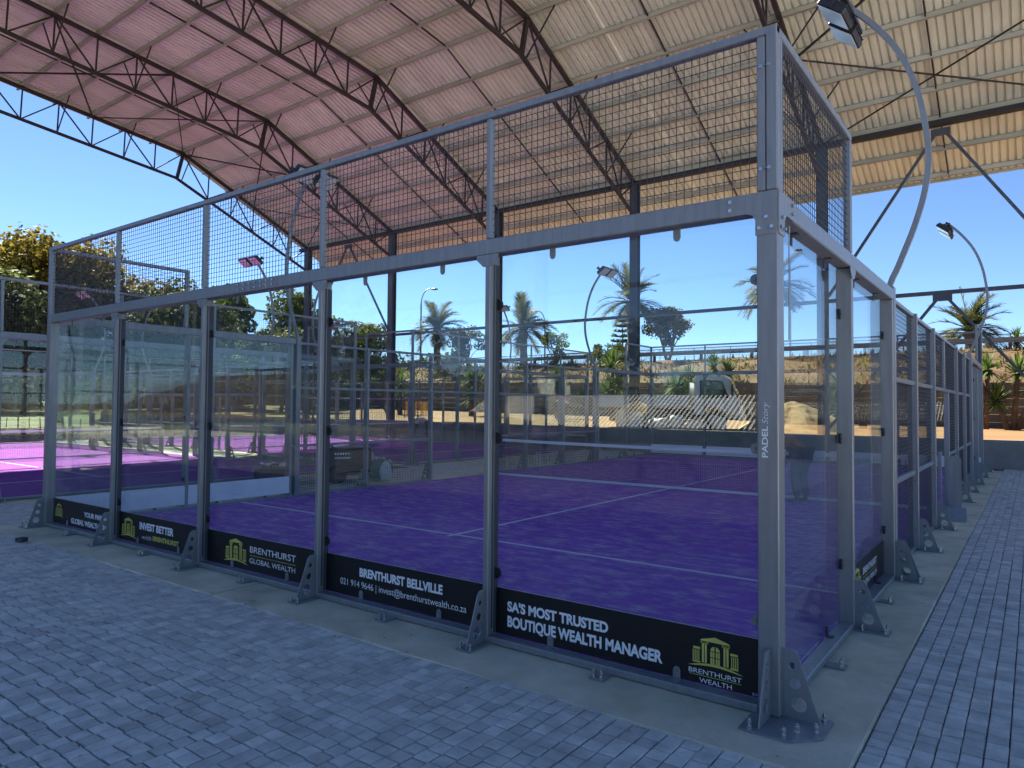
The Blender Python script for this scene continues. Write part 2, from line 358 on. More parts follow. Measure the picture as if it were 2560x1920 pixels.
def ringbeam(name, x0, x1, y0, y1):
    struct(MB().bbox(x0, x1, y0, y1, -0.28, 0.0, 0.012).build(name, "concrete"))
ringbeam("concrete_slab", -CW - 0.42, 0.425, -0.515, CL + 0.45)
ringbeam("concrete_slab", -34.0, -12.98, -2.02, 8.97)
ringbeam("concrete_slab", -34.0, -12.98, 10.24, 21.2)
for yj in (4.22, 8.4, 12.6, 16.8): struct(MB().box(.002, .424, yj - .003, yj + .003, .0004, .0016).build("concrete_joint", "joint_sand"))
for xj in (-4.9, -9.0): struct(MB().box(xj - .003, xj + .003, -.514, -.002, .0004, .0016).build("concrete_joint", "joint_sand"))
def cobbles(x0, x1, y0, y1, keep, fine=True):
    b = MB(); rnd = random.Random(3); px, py = 0.1005, 0.1035
    i = 0; x = x0
    while x < x1:
        y = y0 - py + (nz3(x, y0, 1.7, 0.05) + rnd.uniform(-.011, .011)) % py; wob = rnd.uniform(-.002, .002)
        while y < y1:
            ln = py * (1 if rnd.random() > 0.04 else 1.9)
            cx, cy = x + px / 2, y + ln / 2
            if keep(cx, cy):
                g = 0.0036 + rnd.random() * 0.0026; gx = g * .62; ax, bx = x + gx + wob, x + px - gx + wob + rnd.uniform(-.0012, .0012); ay, by = y + g, y + ln - g
                z = -0.004 + nz3(cx, cy, 0.7, 0.012) + rnd.uniform(-.0025, .0025); c = 0.0055
                tx, ty = rnd.uniform(-.02, .02), rnd.uniform(-.02, .02)
                def P(px_, py_, dz): return (px_, py_, z + dz + (px_ - cx) * tx + (py_ - cy) * ty)
                if fine:
                    vs = [P(ax, ay, -.022), P(bx, ay, -.022), P(bx, by, -.022), P(ax, by, -.022), P(ax, ay, -c), P(bx, ay, -c), P(bx, by, -c), P(ax, by, -c),
                          P(ax + c, ay + c, 0), P(bx - c, ay + c, 0), P(bx - c, by - c, 0), P(ax + c, by - c, 0)]
                    fs = [(8, 9, 10, 11)] + [(k, (k + 1) % 4, 4 + (k + 1) % 4, 4 + k) for k in range(4)] + [(4 + k, 4 + (k + 1) % 4, 8 + (k + 1) % 4, 8 + k) for k in range(4)]
                else:
                    vs = [P(ax, ay, 0), P(bx, ay, 0), P(bx, by, 0), P(ax, by, 0), P(ax, ay, -.02), P(bx, ay, -.02), P(bx, by, -.02), P(ax, by, -.02)]
                    fs = [(0, 1, 2, 3)] + [(4 + k, 4 + (k + 1) % 4, (k + 1) % 4, k) for k in range(4)]
                b.add(vs, fs)
            y += ln
        x += px
    return b
struct(cobbles(-13.0, 0.43, -3.6, -0.52, lambda x, y: y > -3.6 + 0.0 and (x > -9 or y > -3.4)).build("paving", "paver"))
struct(cobbles(0.432, 2.6, -3.3, 6.0, lambda x, y: True).build("paving", "paver"))
struct(cobbles(0.432, 2.6, 6.0, YW - 0.02, lambda x, y: True, False).build("paving", "paver"))
struct(cobbles(-12.95, -CW - 0.45, -0.515, YW - 0.4, lambda x, y: True, False).build("paving", "paver"))

M['litter'] = island_mat("dry_leaf", (0.20, 0.12, 0.05), (0.55, 0.45, 0.28), 0.8, bump=0)
rl_ = random.Random(21); b = MB()
for i in range(190):
    x, y = (rl_.uniform(-9, .4), rl_.uniform(-3.2, -.1)) if i % 3 else (rl_.uniform(.02, 1.6), rl_.uniform(-1.5, 8))
    if rl_.random() < .45 and i % 3: y = -.53 + rl_.gauss(0, .06)
    a = rl_.uniform(0, 6.28); l = rl_.uniform(.006, .02); w = l * rl_.uniform(.3, .7); c, s_ = math.cos(a), math.sin(a); zz = .012 if y < -.52 or x > .43 else .004
    b.add([(x - c * l, y - s_ * l, zz), (x + s_ * w, y - c * w, zz + .006), (x + c * l, y + s_ * l, zz + .003), (x - s_ * w, y + c * w, zz + .004)], [(0, 1, 2, 3)])
o = b.build("leaf_litter", "litter"); o['kind'] = 'stuff'; o['label'] = "scattered dry leaf bits on the paving and slab edge"; o['category'] = "litter"
# ------------------------------------------------------------------ TEXT
def text_mesh(s, weight=0.0, shear=0.0):
    c = bpy.data.curves.new("t", 'FONT'); c.body = s; c.size = 1; c.offset = weight; c.shear = shear; c.resolution_u = 6
    o = bpy.data.objects.new("t", c); COL.objects.link(o)
    dg = bpy.context.evaluated_depsgraph_get(); me = bpy.data.meshes.new_from_object(o.evaluated_get(dg))
    vs = [v.co.copy() for v in me.vertices]; fs = [tuple(p.vertices) for p in me.polygons]
    bpy.data.objects.remove(o); bpy.data.meshes.remove(me); bpy.data.curves.remove(c)
    return vs, fs
def lettering(mb, s, x0, x1, z0, h, f, weight=0.012, shear=0.0, cap=0.73):
    """fit the string between x0..x1 with cap height h on baseline z0; f maps (x,z) to 3D"""
    vs, fs = text_mesh(s, weight, shear)
    a = min(v.x for v in vs); b = max(v.x for v in vs); k = (x1 - x0) / (b - a)
    mb.add([f(x0 + (v.x - a) * k, z0 + v.y * h / cap) for v in vs], fs)
def emblem(mb, cx, z0, w, h, f):
    """gold portico: pediment, arched window, columns, two side wings, curved ground"""
    def poly(pts): mb.add([f(cx + a * w, z0 + b * h) for a, b in pts], [tuple(range(len(pts)))])
    def rect(a0, a1, b0, b1): poly([(a0, b0), (a1, b0), (a1, b1), (a0, b1)])
    poly([(-.27, .86), (.27, .86), (.25, .90), (0, 1.0), (-.25, .90)]); 
    for sgn in (-1, 1):
        rect(sgn * .24, sgn * .20, .30, .84); rect(sgn * .185, sgn * .15, .30, .84); rect(sgn * .26, sgn * .12, .80, .845)
        rect(sgn * .40, sgn * .27, .62, .68)
        for a in (.285, .32, .355, .39): rect(sgn * a, sgn * (a + .018), .32, .60)
        rect(sgn * .41, sgn * .27, .27, .315)
        rect(sgn * .012, sgn * .045, .30, .46); rect(sgn * .055, sgn * .085, .30, .46); rect(sgn * .012, sgn * .045, .48, .62); rect(sgn * .055, sgn * .085, .48, .62)
        poly([(sgn * .012, .64), (sgn * .085, .64), (sgn * .075, .70), (sgn * .045, .745), (sgn * .012, .76)])
    N = 12; top = [(-.5 + i / N, .17 + .13 * math.sin(math.pi * i / N) ** 0.9 - 0.0 * i) for i in range(N + 1)]
    bot = [(-.5 + i / N, .165 + .07 * math.sin(math.pi * i / N) ** 1.2) for i in range(N + 1)]
    for i in range(N):
        if i == 0: poly([top[0], bot[1], top[1]])
        elif i == N - 1: poly([top[i], bot[i], top[N]])
        else: poly([top[i], bot[i], bot[i + 1], top[i + 1]])

# ------------------------------------------------------------------ PADEL COURT CAGE
SIDE_Y = [2.05, 4.06, 5.95, 7.9, 11.7, 13.6, 15.65, 17.6]
def wires(axis, c, a0, a1, z0, z1, pitch=0.05, w=0.004):
    b = MB(); n = max(1, round((a1 - a0) / pitch)); m = max(1, round((z1 - z0) / pitch))
    P = (lambda a, z: (a, c, z)) if axis == 'x' else (lambda a, z: (c, a, z))
    for i in range(1, n): a = a0 + (a1 - a0) * i / n; b.beam(P(a, z0), P(a, z1), w, cap=False)
    for j in range(1, m):
        z = z0 + (z1 - z0) * j / m; q = Vector(P(a0, z)); r = Vector(P(a1, z)); d = Vector((0, w * .8, 0)) if axis == 'x' else Vector((w * .8, 0, 0)); b.beam(q + d, r + d, w, cap=False)
    return b
DETAIL = [True]
def bolts_out(z, name, parent):
    if not DETAIL[0]: z.build(name, 'zinc', parent); return
    # a bolt is shank + nuts that touch: join the pieces that share an axis
    o = split(z, name, 'zinc', parent)
    groups = {}
    for q in o:
        c = sum((v.co for v in q.data.vertices), Vector()) / len(q.data.vertices); groups.setdefault((round(c.x, 2), round(c.y, 2)) if name == 'anchor_bolt' else id(q), []).append(q)
    for g in groups.values():
        if len(g) < 2: continue
        m = MB()
        for q in g: m.add([v.co[:] for v in q.data.vertices], [tuple(p.vertices) for p in q.data.polygons])
        for q in g: bpy.data.objects.remove(q)
        m.build(name, 'zinc', parent)
def bolt(b, p, ax, r=0.012, h=0.014):
    b.cyl(p, ax, r, h, 6)
def cage(label, loc, rz, detail):
    T = thing("court_cage", label, "padel court cage", loc, rz, "glass and mesh padel court cages")
    W_, L_ = CW, CL; DETAIL[0] = detail
    # --- corner posts
    for sx in (0, 1):
        for sy in (0, 1):
            x0 = -0.12 if sx == 0 else -W_; y0 = 0 if sy == 0 else L_ - 0.12
            p = MB().bbox(x0, x0 + 0.12, y0, y0 + 0.12, 0.014, 2.99).build("corner_post", 'steel', T)
            if sx == 0:
                MB().bbox(x0 + .055, x0 + .12, y0 if sy == 0 else y0 + .055, (y0 + .065) if sy == 0 else y0 + .12, 2.992, 3.95).build("upper_post", 'steel', T)
            else:
                MB().bbox(x0, x0 + .065, y0 if sy == 0 else y0 + .055, (y0 + .065) if sy == 0 else y0 + .12, 2.992, 3.95).build("upper_post", 'steel', T)
            ox = 1 if sx == 0 else -1; oy = -1 if sy == 0 else 1
            ex = 0 if sx == 0 else -W_; ey = 0 if sy == 0 else L_
            k = MB(); outl = [(0, .0135), (.2, .0135), (.085, .365), (.06, .39), (0, .39)]; hol = [(.055, .30, .02), (.07, .205, .029), (.09, .095, .042)]
            k.plate(outl, hol, lambda a, b, t: (ex + ox * a, ey - oy * (.05 + t), b), .009)
            k.plate(outl, hol, lambda a, b, t: (ex - ox * (.05 + t), ey + oy * a, b), .009)
            oc = [(-.14, -.14), (.2, -.14), (.26, -.06), (.26, .14), (.14, .26), (-.06, .26), (-.14, .2)]
            oct_ = [(-.15, -.15), (.24, -.15), (.25, -.14), (.25, .11), (.11, .25), (-.14, .25), (-.15, .24)]
            k.prism(oct_, lambda a, b, t: (ex + ox * (a - 0.0), ey + oy * b, 0.001 + .0125 * t))
            k.build("base_bracket", 'steel', p)
            z = MB()
            for a, b in ((.21, .08), (.08, .21), (.21, -.1), (-.1, .21), (.13, .14)):
                z.cyl((ex + ox * a, ey + oy * b, .013), (0, 0, 1), .008, .055, 8); z.cyl((ex + ox * a, ey + oy * b, .0135), (0, 0, 1), .015, .014, 6); z.cyl((ex + ox * a, ey + oy * b, .04), (0, 0, 1), .014, .016, 6)
            bolts_out(z, "anchor_bolt", p)
    # --- one bracket mesh for every other post
    def bracket(parent, ex, ey, dx, dy):
        k = MB(); outl = [(0, .0135), (.21, .0135), (.085, .365), (.06, .39), (0, .39)]; hol = [(.055, .30, .02), (.07, .205, .029), (.095, .095, .044)]
        k.plate(outl, hol, lambda a, b, t: (ex + dx * a + dy * (t - .0045), ey + dy * a + dx * (t - .0045), b), .009)
        k.prism([(-.02, -.065), (.25, -.065), (.25, .065), (-.02, .065)], lambda a, b, t: (ex + dx * a - dy * b, ey + dy * a + dx * b, .001 + .0125 * t))
        z = MB()
        for a, b in ((.22, -.045), (.22, .045), (.06, -.045)):
            c = (ex + dx * a - dy * b, ey + dy * a + dx * b, .0135); z.cyl(c, (0, 0, 1), .007, .05, 8); z.cyl(c, (0, 0, 1), .013, .014, 6); z.cyl((c[0], c[1], .04), (0, 0, 1), .012, .014, 6)
        k.build("base_bracket", 'steel', parent)
        bolts_out(z, "anchor_bolt", parent)
    # --- ends
    for sy in (0, 1):
        Y = (lambda a: a) if sy == 0 else (lambda a: L_ - a)
        oy = -1 if sy == 0 else 1
        for x in XE[1:5]:
            p = MB().bbox(x - .025, x + .025, Y(0), Y(.12), .014, 2.868)
            p.bbox(x - .027, x + .027, Y(.03), Y(.034), .1, 2.86, .001).bbox(x - .027, x + .027, Y(.06), Y(.064), .1, 2.86, .001)
            p = p.build("post", 'steel', T)
            MB().prism([(-.10, .868), (.10, .868), (.10, .835), (.04, .78), (-.04, .78), (-.10, .835)], lambda a, b, t: (x + a, Y(-.006 + .0055 * t), 2 + b)).build("haunch_plate", 'steel', p)
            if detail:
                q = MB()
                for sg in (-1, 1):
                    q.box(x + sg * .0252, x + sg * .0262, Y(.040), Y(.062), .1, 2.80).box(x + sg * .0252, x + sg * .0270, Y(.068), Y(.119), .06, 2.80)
                split(q, "groove_shade_strip", 'groove_shade', p)  # dark strips put the shade of the grooved post sides into colour
            bracket(p, x, Y(0), 0, oy)
            MB().bbox(x - .022, x + .022, Y(0.0), Y(.055), 2.992, 3.90).build("upper_post", 'steel', T)
            if detail:
                for hz in (.5, 1.5, 2.5):
                    c = MB().cyl((x + .034, Y(.084), hz), (0, 1 if sy == 0 else -1, 0), .042, .016, 20)
                    for dx in (.008, .052): c.cyl((x + dx, Y(.078), hz), (0, 1 if sy == 0 else -1, 0), .009, .01, 8)
                    c.build("glass_clamp", 'black', p)
        b = MB().bbox(-W_ + .121, -.121, Y(0.001), Y(.119), 2.87, 2.989, .008); b.build("top_beam", 'steel', T)
        MB().bbox(-W_, 0, Y(-.001), Y(.056), 3.902, 3.952).build("top_rail", 'steel', T)
        for i in range(5):
            xa = XE[i] - (.026 if i else .121); xb = XE[i + 1] + (.026 if i < 4 else .121)
            r = MB().bbox(xb, xa, Y(.0), Y(.100), .006, .054, .006)
            r = r.build("bottom_rail", 'steel', T)
            if detail:
                q = MB()
                xm = (xa + xb) / 2; q.box(xm - .05, xm + .05, Y(-.13), Y(.0), .002, .014)
                q.build("foot_plate", 'steel', r)
                z = MB()
                for dx in (-.028, .028): z.cyl((xm + dx, Y(-.1), .014), (0, 0, 1), .008, .05, 8); z.cyl((xm + dx, Y(-.1), .014), (0, 0, 1), .014, .014, 6); z.cyl((xm + dx, Y(-.1), .045), (0, 0, 1), .012, .014, 6)
                bolts_out(z, "anchor_bolt", r)
                for fx in (.27, .75):
                    cx = xa + (xb - xa) * fx
                    cl = MB().prism([(-.024, .055), (.024, .055), (.024, .106), (.017, .123), (0, .13), (-.017, .123), (-.024, .106)], lambda a, b_, t: (cx + a, Y(.093 + .006 * t), b_))
                    cl.box(cx - .03, cx + .03, Y(.055), Y(.092), .0545, .06); cl.cyl((cx, Y(.093), .098), (0, -1 if sy == 0 else 1, 0), .009, .007, 6)
                    cl.build("glass_clip", 'steel', r)
                    cl = MB().prism([(-.024, .87), (.024, .87), (.024, .815), (.017, .798), (0, .79), (-.017, .798), (-.024, .815)], lambda a, b_, t: (cx + a, Y(.094 + .006 * t), 2 + b_))
                    cl.cyl((cx, Y(.094), 2.825), (0, -1 if sy == 0 else 1, 0), .009, .007, 6)
                    cl.build("glass_clip", 'steel', T)
            MB().box(xb - (.02 if i < 4 else 0), xa + (.02 if i else 0), Y(.1045), Y(.1165), .055, 2.869).build("glass_panel", 'glass', T)
            ua = XE[i] - .022 if i else -.118; ub = XE[i + 1] + .022 if i < 4 else -W_ + .066
            wires('x', Y(.028), ub, ua, 2.99, 3.902).build("mesh_panel", 'wire', T)
    # --- sides
    for sx in (0, 1):
        X = (lambda a: -a) if sx == 0 else (lambda a: -W_ + a)
        ox = 1 if sx == 0 else -1
        for i, y in enumerate(SIDE_Y):
            top = 2.868 if i in (0, 7) else 2.93
            if i in (1, 6): top = 2.868
            p = MB().bbox(X(0), X(.12), y - .028, y + .028, .014, top).build("post", 'steel', T)
            bracket(p, X(0), y, ox, 0)
            if detail and i in (0, 1, 6, 7):
                for hz in (.5, 1.5, 2.5):
                    c = MB().cyl((X(.084), y - .034, hz), (-ox, 0, 0), .042, .016, 20)
                    for dy in (-.052, -.008): c.cyl((X(.078), y + dy, hz), (-ox, 0, 0), .009, .01, 8)
                    c.build("glass_clamp", 'black', p)
            if detail and i in (0, 7):
                MB().prism([(-.10, .868), (.10, .868), (.10, .835), (.04, .78), (-.04, .78), (-.10, .835)], lambda a, b, t: (X(-.006 + .0055 * t), y + a, 2 + b)).build("haunch_plate", 'steel', p)
            if detail and i in (2, 3, 4, 5):
                z = MB()
                for hz in (.25, .85, 1.1, 1.95, 2.2, 2.75): z.cyl((X(.04), y - .028, hz), (0, -1, 0), .009, .006, 6)
                bolts_out(z, "side_bolt", p)
        for (ya, yb) in ((.121, 4.14), (L_ - 4.14, L_ - .121)):
            MB().bbox(X(.001), X(.119), ya, yb, 2.87, 2.989, .008).build("top_beam", 'steel', T)
        for (ya, yb, hi) in ((.12, 2.022, 1), (2.078, 4.032, 0), (15.678, 17.572, 0), (17.628, L_ - .12, 1)):
            r = MB().bbox(X(0), X(.100), ya, yb, .006, .054).build("bottom_rail", 'steel', T)
            MB().box(X(.1045), X(.1165), ya - .01, yb + .01, .055, 2.869).build("glass_panel", 'glass', T)
            if detail:
                ym = (ya + yb) / 2; MB().box(X(-.13), X(0), ym - .05, ym + .05, .002, .014).build("foot_plate", 'steel', r)
                z = MB()
                for dy in (-.028, .028): z.cyl((X(-.1), ym + dy, .014), (0, 0, 1), .008, .05, 8); z.cyl((X(-.1), ym + dy, .014), (0, 0, 1), .014, .014, 6); z.cyl((X(-.1), ym + dy, .045), (0, 0, 1), .012, .014, 6)
                bolts_out(z, "anchor_bolt", r)
                for fy in (.27, .75):
                    cy = ya + (yb - ya) * fy
                    for z0, z1 in ((.055, .125), (2.795, 2.87)):
                        MB().box(X(.093), X(.099), cy - .024, cy + .024, z0, z1).box(X(.05), X(.0925), cy - .03, cy + .03, z0 if z0 < 1 else z1 - .006, z0 + .006 if z0 < 1 else z1).build("glass_clip", 'black', r if z0 < 1 else T)
        for ya, yb in ((.066, 2.0), (L_ - 2.0, L_ - .066)):
            wires('y', X(.028), ya, yb, 2.99, 3.902).build("mesh_panel", 'wire', T)
            MB().bbox(X(-.001), X(.056), ya, yb + .06 if ya < 1 else yb, 3.902, 3.952).build("top_rail", 'steel', T)
            ye = 2.0 if ya < 1 else L_ - 2.06
            MB().bbox(X(0), X(.055), ye, ye + .06, 2.99, 3.90).build("upper_post", 'steel', T)
        seq = [(4.088, 5.922), (5.978, 7.872), (7.928, 11.672), (11.728, 13.572), (13.628, 15.622)]
        for n_, (ya, yb) in enumerate(seq):
            rl = MB().bbox(X(.03), X(.09), ya, yb, 2.882, 2.928).bbox(X(.03), X(.09), ya, yb, 2.03, 2.085)
            wires('y', X(.06), ya, yb, 2.085, 2.882).build("mesh_panel", 'wire', T)
            if n_ != 2:
                rl.bbox(X(.03), X(.09), ya, yb, .93, .985).bbox(X(.03), X(.09), ya, yb, .008, .056)
                wires('y', X(.06), ya, yb, .985, 2.03).build("mesh_panel", 'wire', T); wires('y', X(.06), ya, yb, .056, .93).build("mesh_panel", 'wire', T)
            else:
                rl.bbox(X(.03), X(.09), 10.18, yb, .93, .985).bbox(X(.03), X(.09), 10.18, yb, .008, .056)
                wires('y', X(.06), 10.18, yb, .985, 2.03).build("mesh_panel", 'wire', T); wires('y', X(.06), 10.18, yb, .056, .93).build("mesh_panel", 'wire', T)
                MB().bbox(X(.02), X(.10), 10.12, 10.18, .014, 2.03).build("door_post", 'steel', T)
                MB().bbox(X(.02), X(.09), 9.5, 9.55, 2.085, 2.882).build("upper_post", 'steel', T)
            split(rl, "mesh_rail", 'steel', T)
    return T

cageA = cage("grey steel and glass padel court nearest the camera, black advert boards along its near end", (0, 0, 0), 0, True)
cageC = cage("padel court beyond the left side of the nearest court, its net in sunshine", (-13.4, 8.55, 0), R(90), False)
cageB = cage("padel court behind the nearest court, beyond the green turf machine, by the far left columns", (-13.4, 20.8, 0), R(90), False)

DETAIL[0] = True
for sg in (0,):
    MB().bbox(-.118, -.070, .001, .054, 2.992, 3.90).build("frame_upright", 'steel', cageA)
    MB().bbox(-.054, -.001, .070, .118, 2.992, 3.90).build("frame_upright", 'steel', cageA)
    z = MB()
    for hz in (3.12, 3.72):
        bolt(z, (-.094, .001, hz), (0, -1, 0), .011, .012); bolt(z, (-.045, .0, hz), (0, -1, 0), .011, .012); z.tube([(-.07, -.004, hz), (-.05, -.004, hz)], .006, 6)
    bolts_out(z, "bolt", cageA)
# corner cover plates and splice on the near cage
k = MB()
k.prism([(-.33, .0), (.0, .0), (.0, -.235), (-.0145, -.25), (-.122, -.25), (-.122, -.16), (-.14, -.13), (-.17, -.118), (-.33, -.118)], lambda a, b, t: (a - .003, -.006 + .0055 * t, 2.986 + b))
k.prism([(.33, .0), (.0, .0), (.0, -.235), (.0145, -.25), (.122, -.25), (.122, -.16), (.14, -.13), (.17, -.118), (.33, -.118)], lambda a, b, t: (.0005 + .0055 * t, a + .003, 2.986 + b))
cp = k.build("corner_plate", 'steel', cageA)
z = MB()
for a, b in ((-.27, -.035), (-.27, -.085), (-.06, -.15), (-.10, -.21), (-.03, -.21)):
    bolt(z, (a, -.006, 2.986 + b), (0, -1, 0)); bolt(z, (.006, -a, 2.986 + b), (1, 0, 0))
bolts_out(z, "bolt", cp)
sp = MB().box(-5.42, -4.72, -.006, .0005, 2.875, 2.984).build("splice_plate", 'steel', cageA)
z = MB()
for i in range(7):
    for h in (2.905, 2.955): bolt(z, (-5.36 + i * .097, -.006, h), (0, -1, 0), .011, .012)
bolts_out(z, "bolt", sp)
for hz in (.5, 1.5, 2.5):      # rounded tabs holding the glass at the corner
    t = MB().prism([(-.19, -.0), (-.183, .022), (-.165, .032), (-.12, .032), (-.12, -.032), (-.165, -.032), (-.183, -.022)], lambda a, b, q: (a, .096 + .006 * q, hz + b))
    t.cyl((-.165, .096, hz), (0, -1, 0), .011, .01, 8); t.build("glass_tab", 'steel', cageA)
cab = MB().tube([(.004 - .02, .3, 2.84), (-.022, .31, 2.7), (-.02, .3, 2.45), (-.022, .3, 2.15)], .0035, 6)
tag(cab.build("hanging_cord", 'rail_metal'), "thin pale cord hanging from the beam down the glass beside the corner post", "cord")
# vertical maker's name on the corner post
def fv(a, b): return (-.085 + -b, -.0012, 1.458 + a)
l = MB(); lettering(l, "PADEL", 0, .18, -.028, .034, lambda a, b: (-.060 - b - .028, -.0015, 1.458 + a), 0.02)
l.build("lettering", 'text_white', cageA)
l = MB(); lettering(l, "Story", .19, .315, -.03, .036, lambda a, b: (-.060 - b - .028, -.0015, 1.458 + a), -0.012, 0.3)
l.build("lettering", 'text_white', cageA)

# ---- advert boards on the near end (each a part with lettering)
def board(xa, xb, labl):
    b = MB().box(xb, xa, .1015, .1040, .056, .392); o = b.build("advert_board", 'board_black', cageA); o['label'] = labl
    MB().box(xb, xa, .1173, .1190, .056, .392).build("board_back", 'board_white', o); return o
FB = lambda a, b: (a, .1008, b)
def put(o, items, emb=None, bars=()):
    gl = MB()
    for it in items:
        wl = MB(); gl = MB()
        s, x0, x1, z0, h, kind = it[:6]; wgt = it[6] if len(it) > 6 else .018; sh = it[7] if len(it) > 7 else 0
        lettering(gl if kind == 'g' else wl, s, x0, x1, z0, h, FB, wgt, sh)
        if wl.v: wl.build("lettering", 'text_white', o)
        else: gl.build("gold_lettering", 'gold', o)
    gl = MB()
    for x0, x1, z0, h in bars: gl.add([FB(x0, z0), FB(x1, z0), FB(x1, z0 + h), FB(x0, z0 + h)], [(0, 1, 2, 3)])
    if gl.v: gl.build("underline", 'gold', o)
    if emb:
        e = MB(); emblem(e, *emb, FB); e.build("emblem", 'gold', o)
o = board(XE[0] - .122, XE[1] + .028, "black board reading SA'S MOST TRUSTED BOUTIQUE WEALTH MANAGER with gold emblem")
put(o, [("SA'S MOST TRUSTED", -1.975, -1.137, .236, .070, 'w', .042), ("BOUTIQUE WEALTH MANAGER", -1.974, -.748, .124, .076, 'w', .042),
        ("BRENTHURST", -.574, -.246, .115, .030, 'w', .004), ("WEALTH", -.506, -.305, .0635, .030, 'w', .004)], (-.407, .118, .345, .232), [(-.571, -.248, .1045, .0035)])
lm = MB(); lettering(lm, "CE", -.155, -.185, .064, .014, FB, 0.0); lm.build("lettering", 'text_white', o)
o = board(XE[1] - .028, XE[2] + .028, "black board reading BRENTHURST BELLVILLE with a phone number and address")
put(o, [("BRENTHURST BELLVILLE", -3.59, -2.617, .247, .073, 'w', .042), ("021 914 9646 | invest@brenthurstwealth.co.za", -3.84, -2.369, .146, .058, 'w', .0)])
o = board(XE[2] - .028, XE[3] + .028, "black board reading BRENTHURST GLOBAL WEALTH beside a gold emblem")
put(o, [("BRENTHURST", -5.234, -4.487, .242, .064, 'w', .004), ("GLOBAL WEALTH", -5.238, -4.494, .136, .052, 'w', .002)], (-5.485, .055, .45, .295), [(-5.24, -4.487, .209, .005)])
o = board(XE[3] - .028, XE[4] + .028, "black board reading INVEST BETTER with BRENTHURST and gold emblem")
put(o, [("INVEST BETTER", -7.52, -6.73, .229, .083, 'w', .042), ("with", -7.46, -7.235, .115, .06, 'w', -.012, .3), ("BRENTHURST", -7.20, -6.613, .125, .054, 'g', .04)], (-7.80, .05, .40, .285))
o = board(XE[4] - .028, XE[5] + .122, "black board reading YOUR PARTNER GLOBAL WEALTH CREATION with emblem")
put(o, [("YOUR PARTNER IN", -9.04, -8.13, .222, .064, 'w', .042), ("GLOBAL WEALTH CREATION", -9.435, -8.05, .102, .068, 'w', .042)], (-9.83, .105, .28, .225))
d = MB(); lettering(d, "BRENTHURST", -9.95, -9.70, .122, .022, FB, .004); d.build("dark_lettering", 'dark_print', o); d = MB(); lettering(d, "WEALTH", -9.90, -9.75, .096, .02, FB, .004); d.build("dark_lettering", 'dark_print', o)
# board on the right side, second bay
b = MB().box(-.1015, -.1040, 2.08, 4.03, .056, .392); o = b.build("advert_board", 'board_black', cageA); o['label'] = "black board reading BRENTHURST GLOBAL WEALTH on the right hand side"
MB().box(-.1173, -.1190, 2.08, 4.03, .056, .392).build("board_back", 'board_white', o)
FS = lambda a, b: (-.1008, a, b)
l = MB(); lettering(l, "BRENTHURST", 2.95, 3.62, .242, .064, FS, .004); l.build("lettering", 'text_white', o); l = MB(); lettering(l, "GLOBAL WEALTH", 2.95, 3.62, .136, .052, FS, .002); l.build("lettering", 'text_white', o)
e = MB(); emblem(e, 2.68, .055, .42, .295, FS); e.add([FS(2.95, .209), FS(3.62, .209), FS(3.62, .214), FS(2.95, .214)], [(0, 1, 2, 3)]); e.build("emblem", 'gold', o)
# boards whose white backs face into the court: left side and far end
for ya, yb in ((.13, 2.02), (2.08, 4.03)):
    o = MB().box(-CW + .1175, -CW + .120, ya, yb, .089, .40).build("advert_board", 'board_black', cageA); o['label'] = "advert board whose white back faces into the court, on the left side"
    bb = MB().box(-CW + .1203, -CW + .1215, ya, yb, .089, .40).build("board_back", 'board_white', o)
o_ = MB(); lettering(o_, "INVEST BETTER", 1.62, .55, .22, .08, lambda a, b: (-CW + .1222, a, b), .03); emblem(o_, 2.95, .09, .38, .28, lambda a, b: (-CW + .1222, a, b))
M['ghost'] = mat("show_through_print", (0.66, 0.69, 0.75), 0.35)
o_.build("show_through_lettering", 'ghost', o)
for i in range(5):
    o = MB().box(XE[i + 1] + .06, XE[i] - .06, CL - .120, CL - .1175, .089, .40).build("advert_board", 'board_black', cageA); o['label'] = "advert board whose white back faces into the court, at the far end"
    MB().box(XE[i + 1] + .06, XE[i] - .06, CL - .1215, CL - .1203, .089, .40).build("board_back", 'board_white', o)

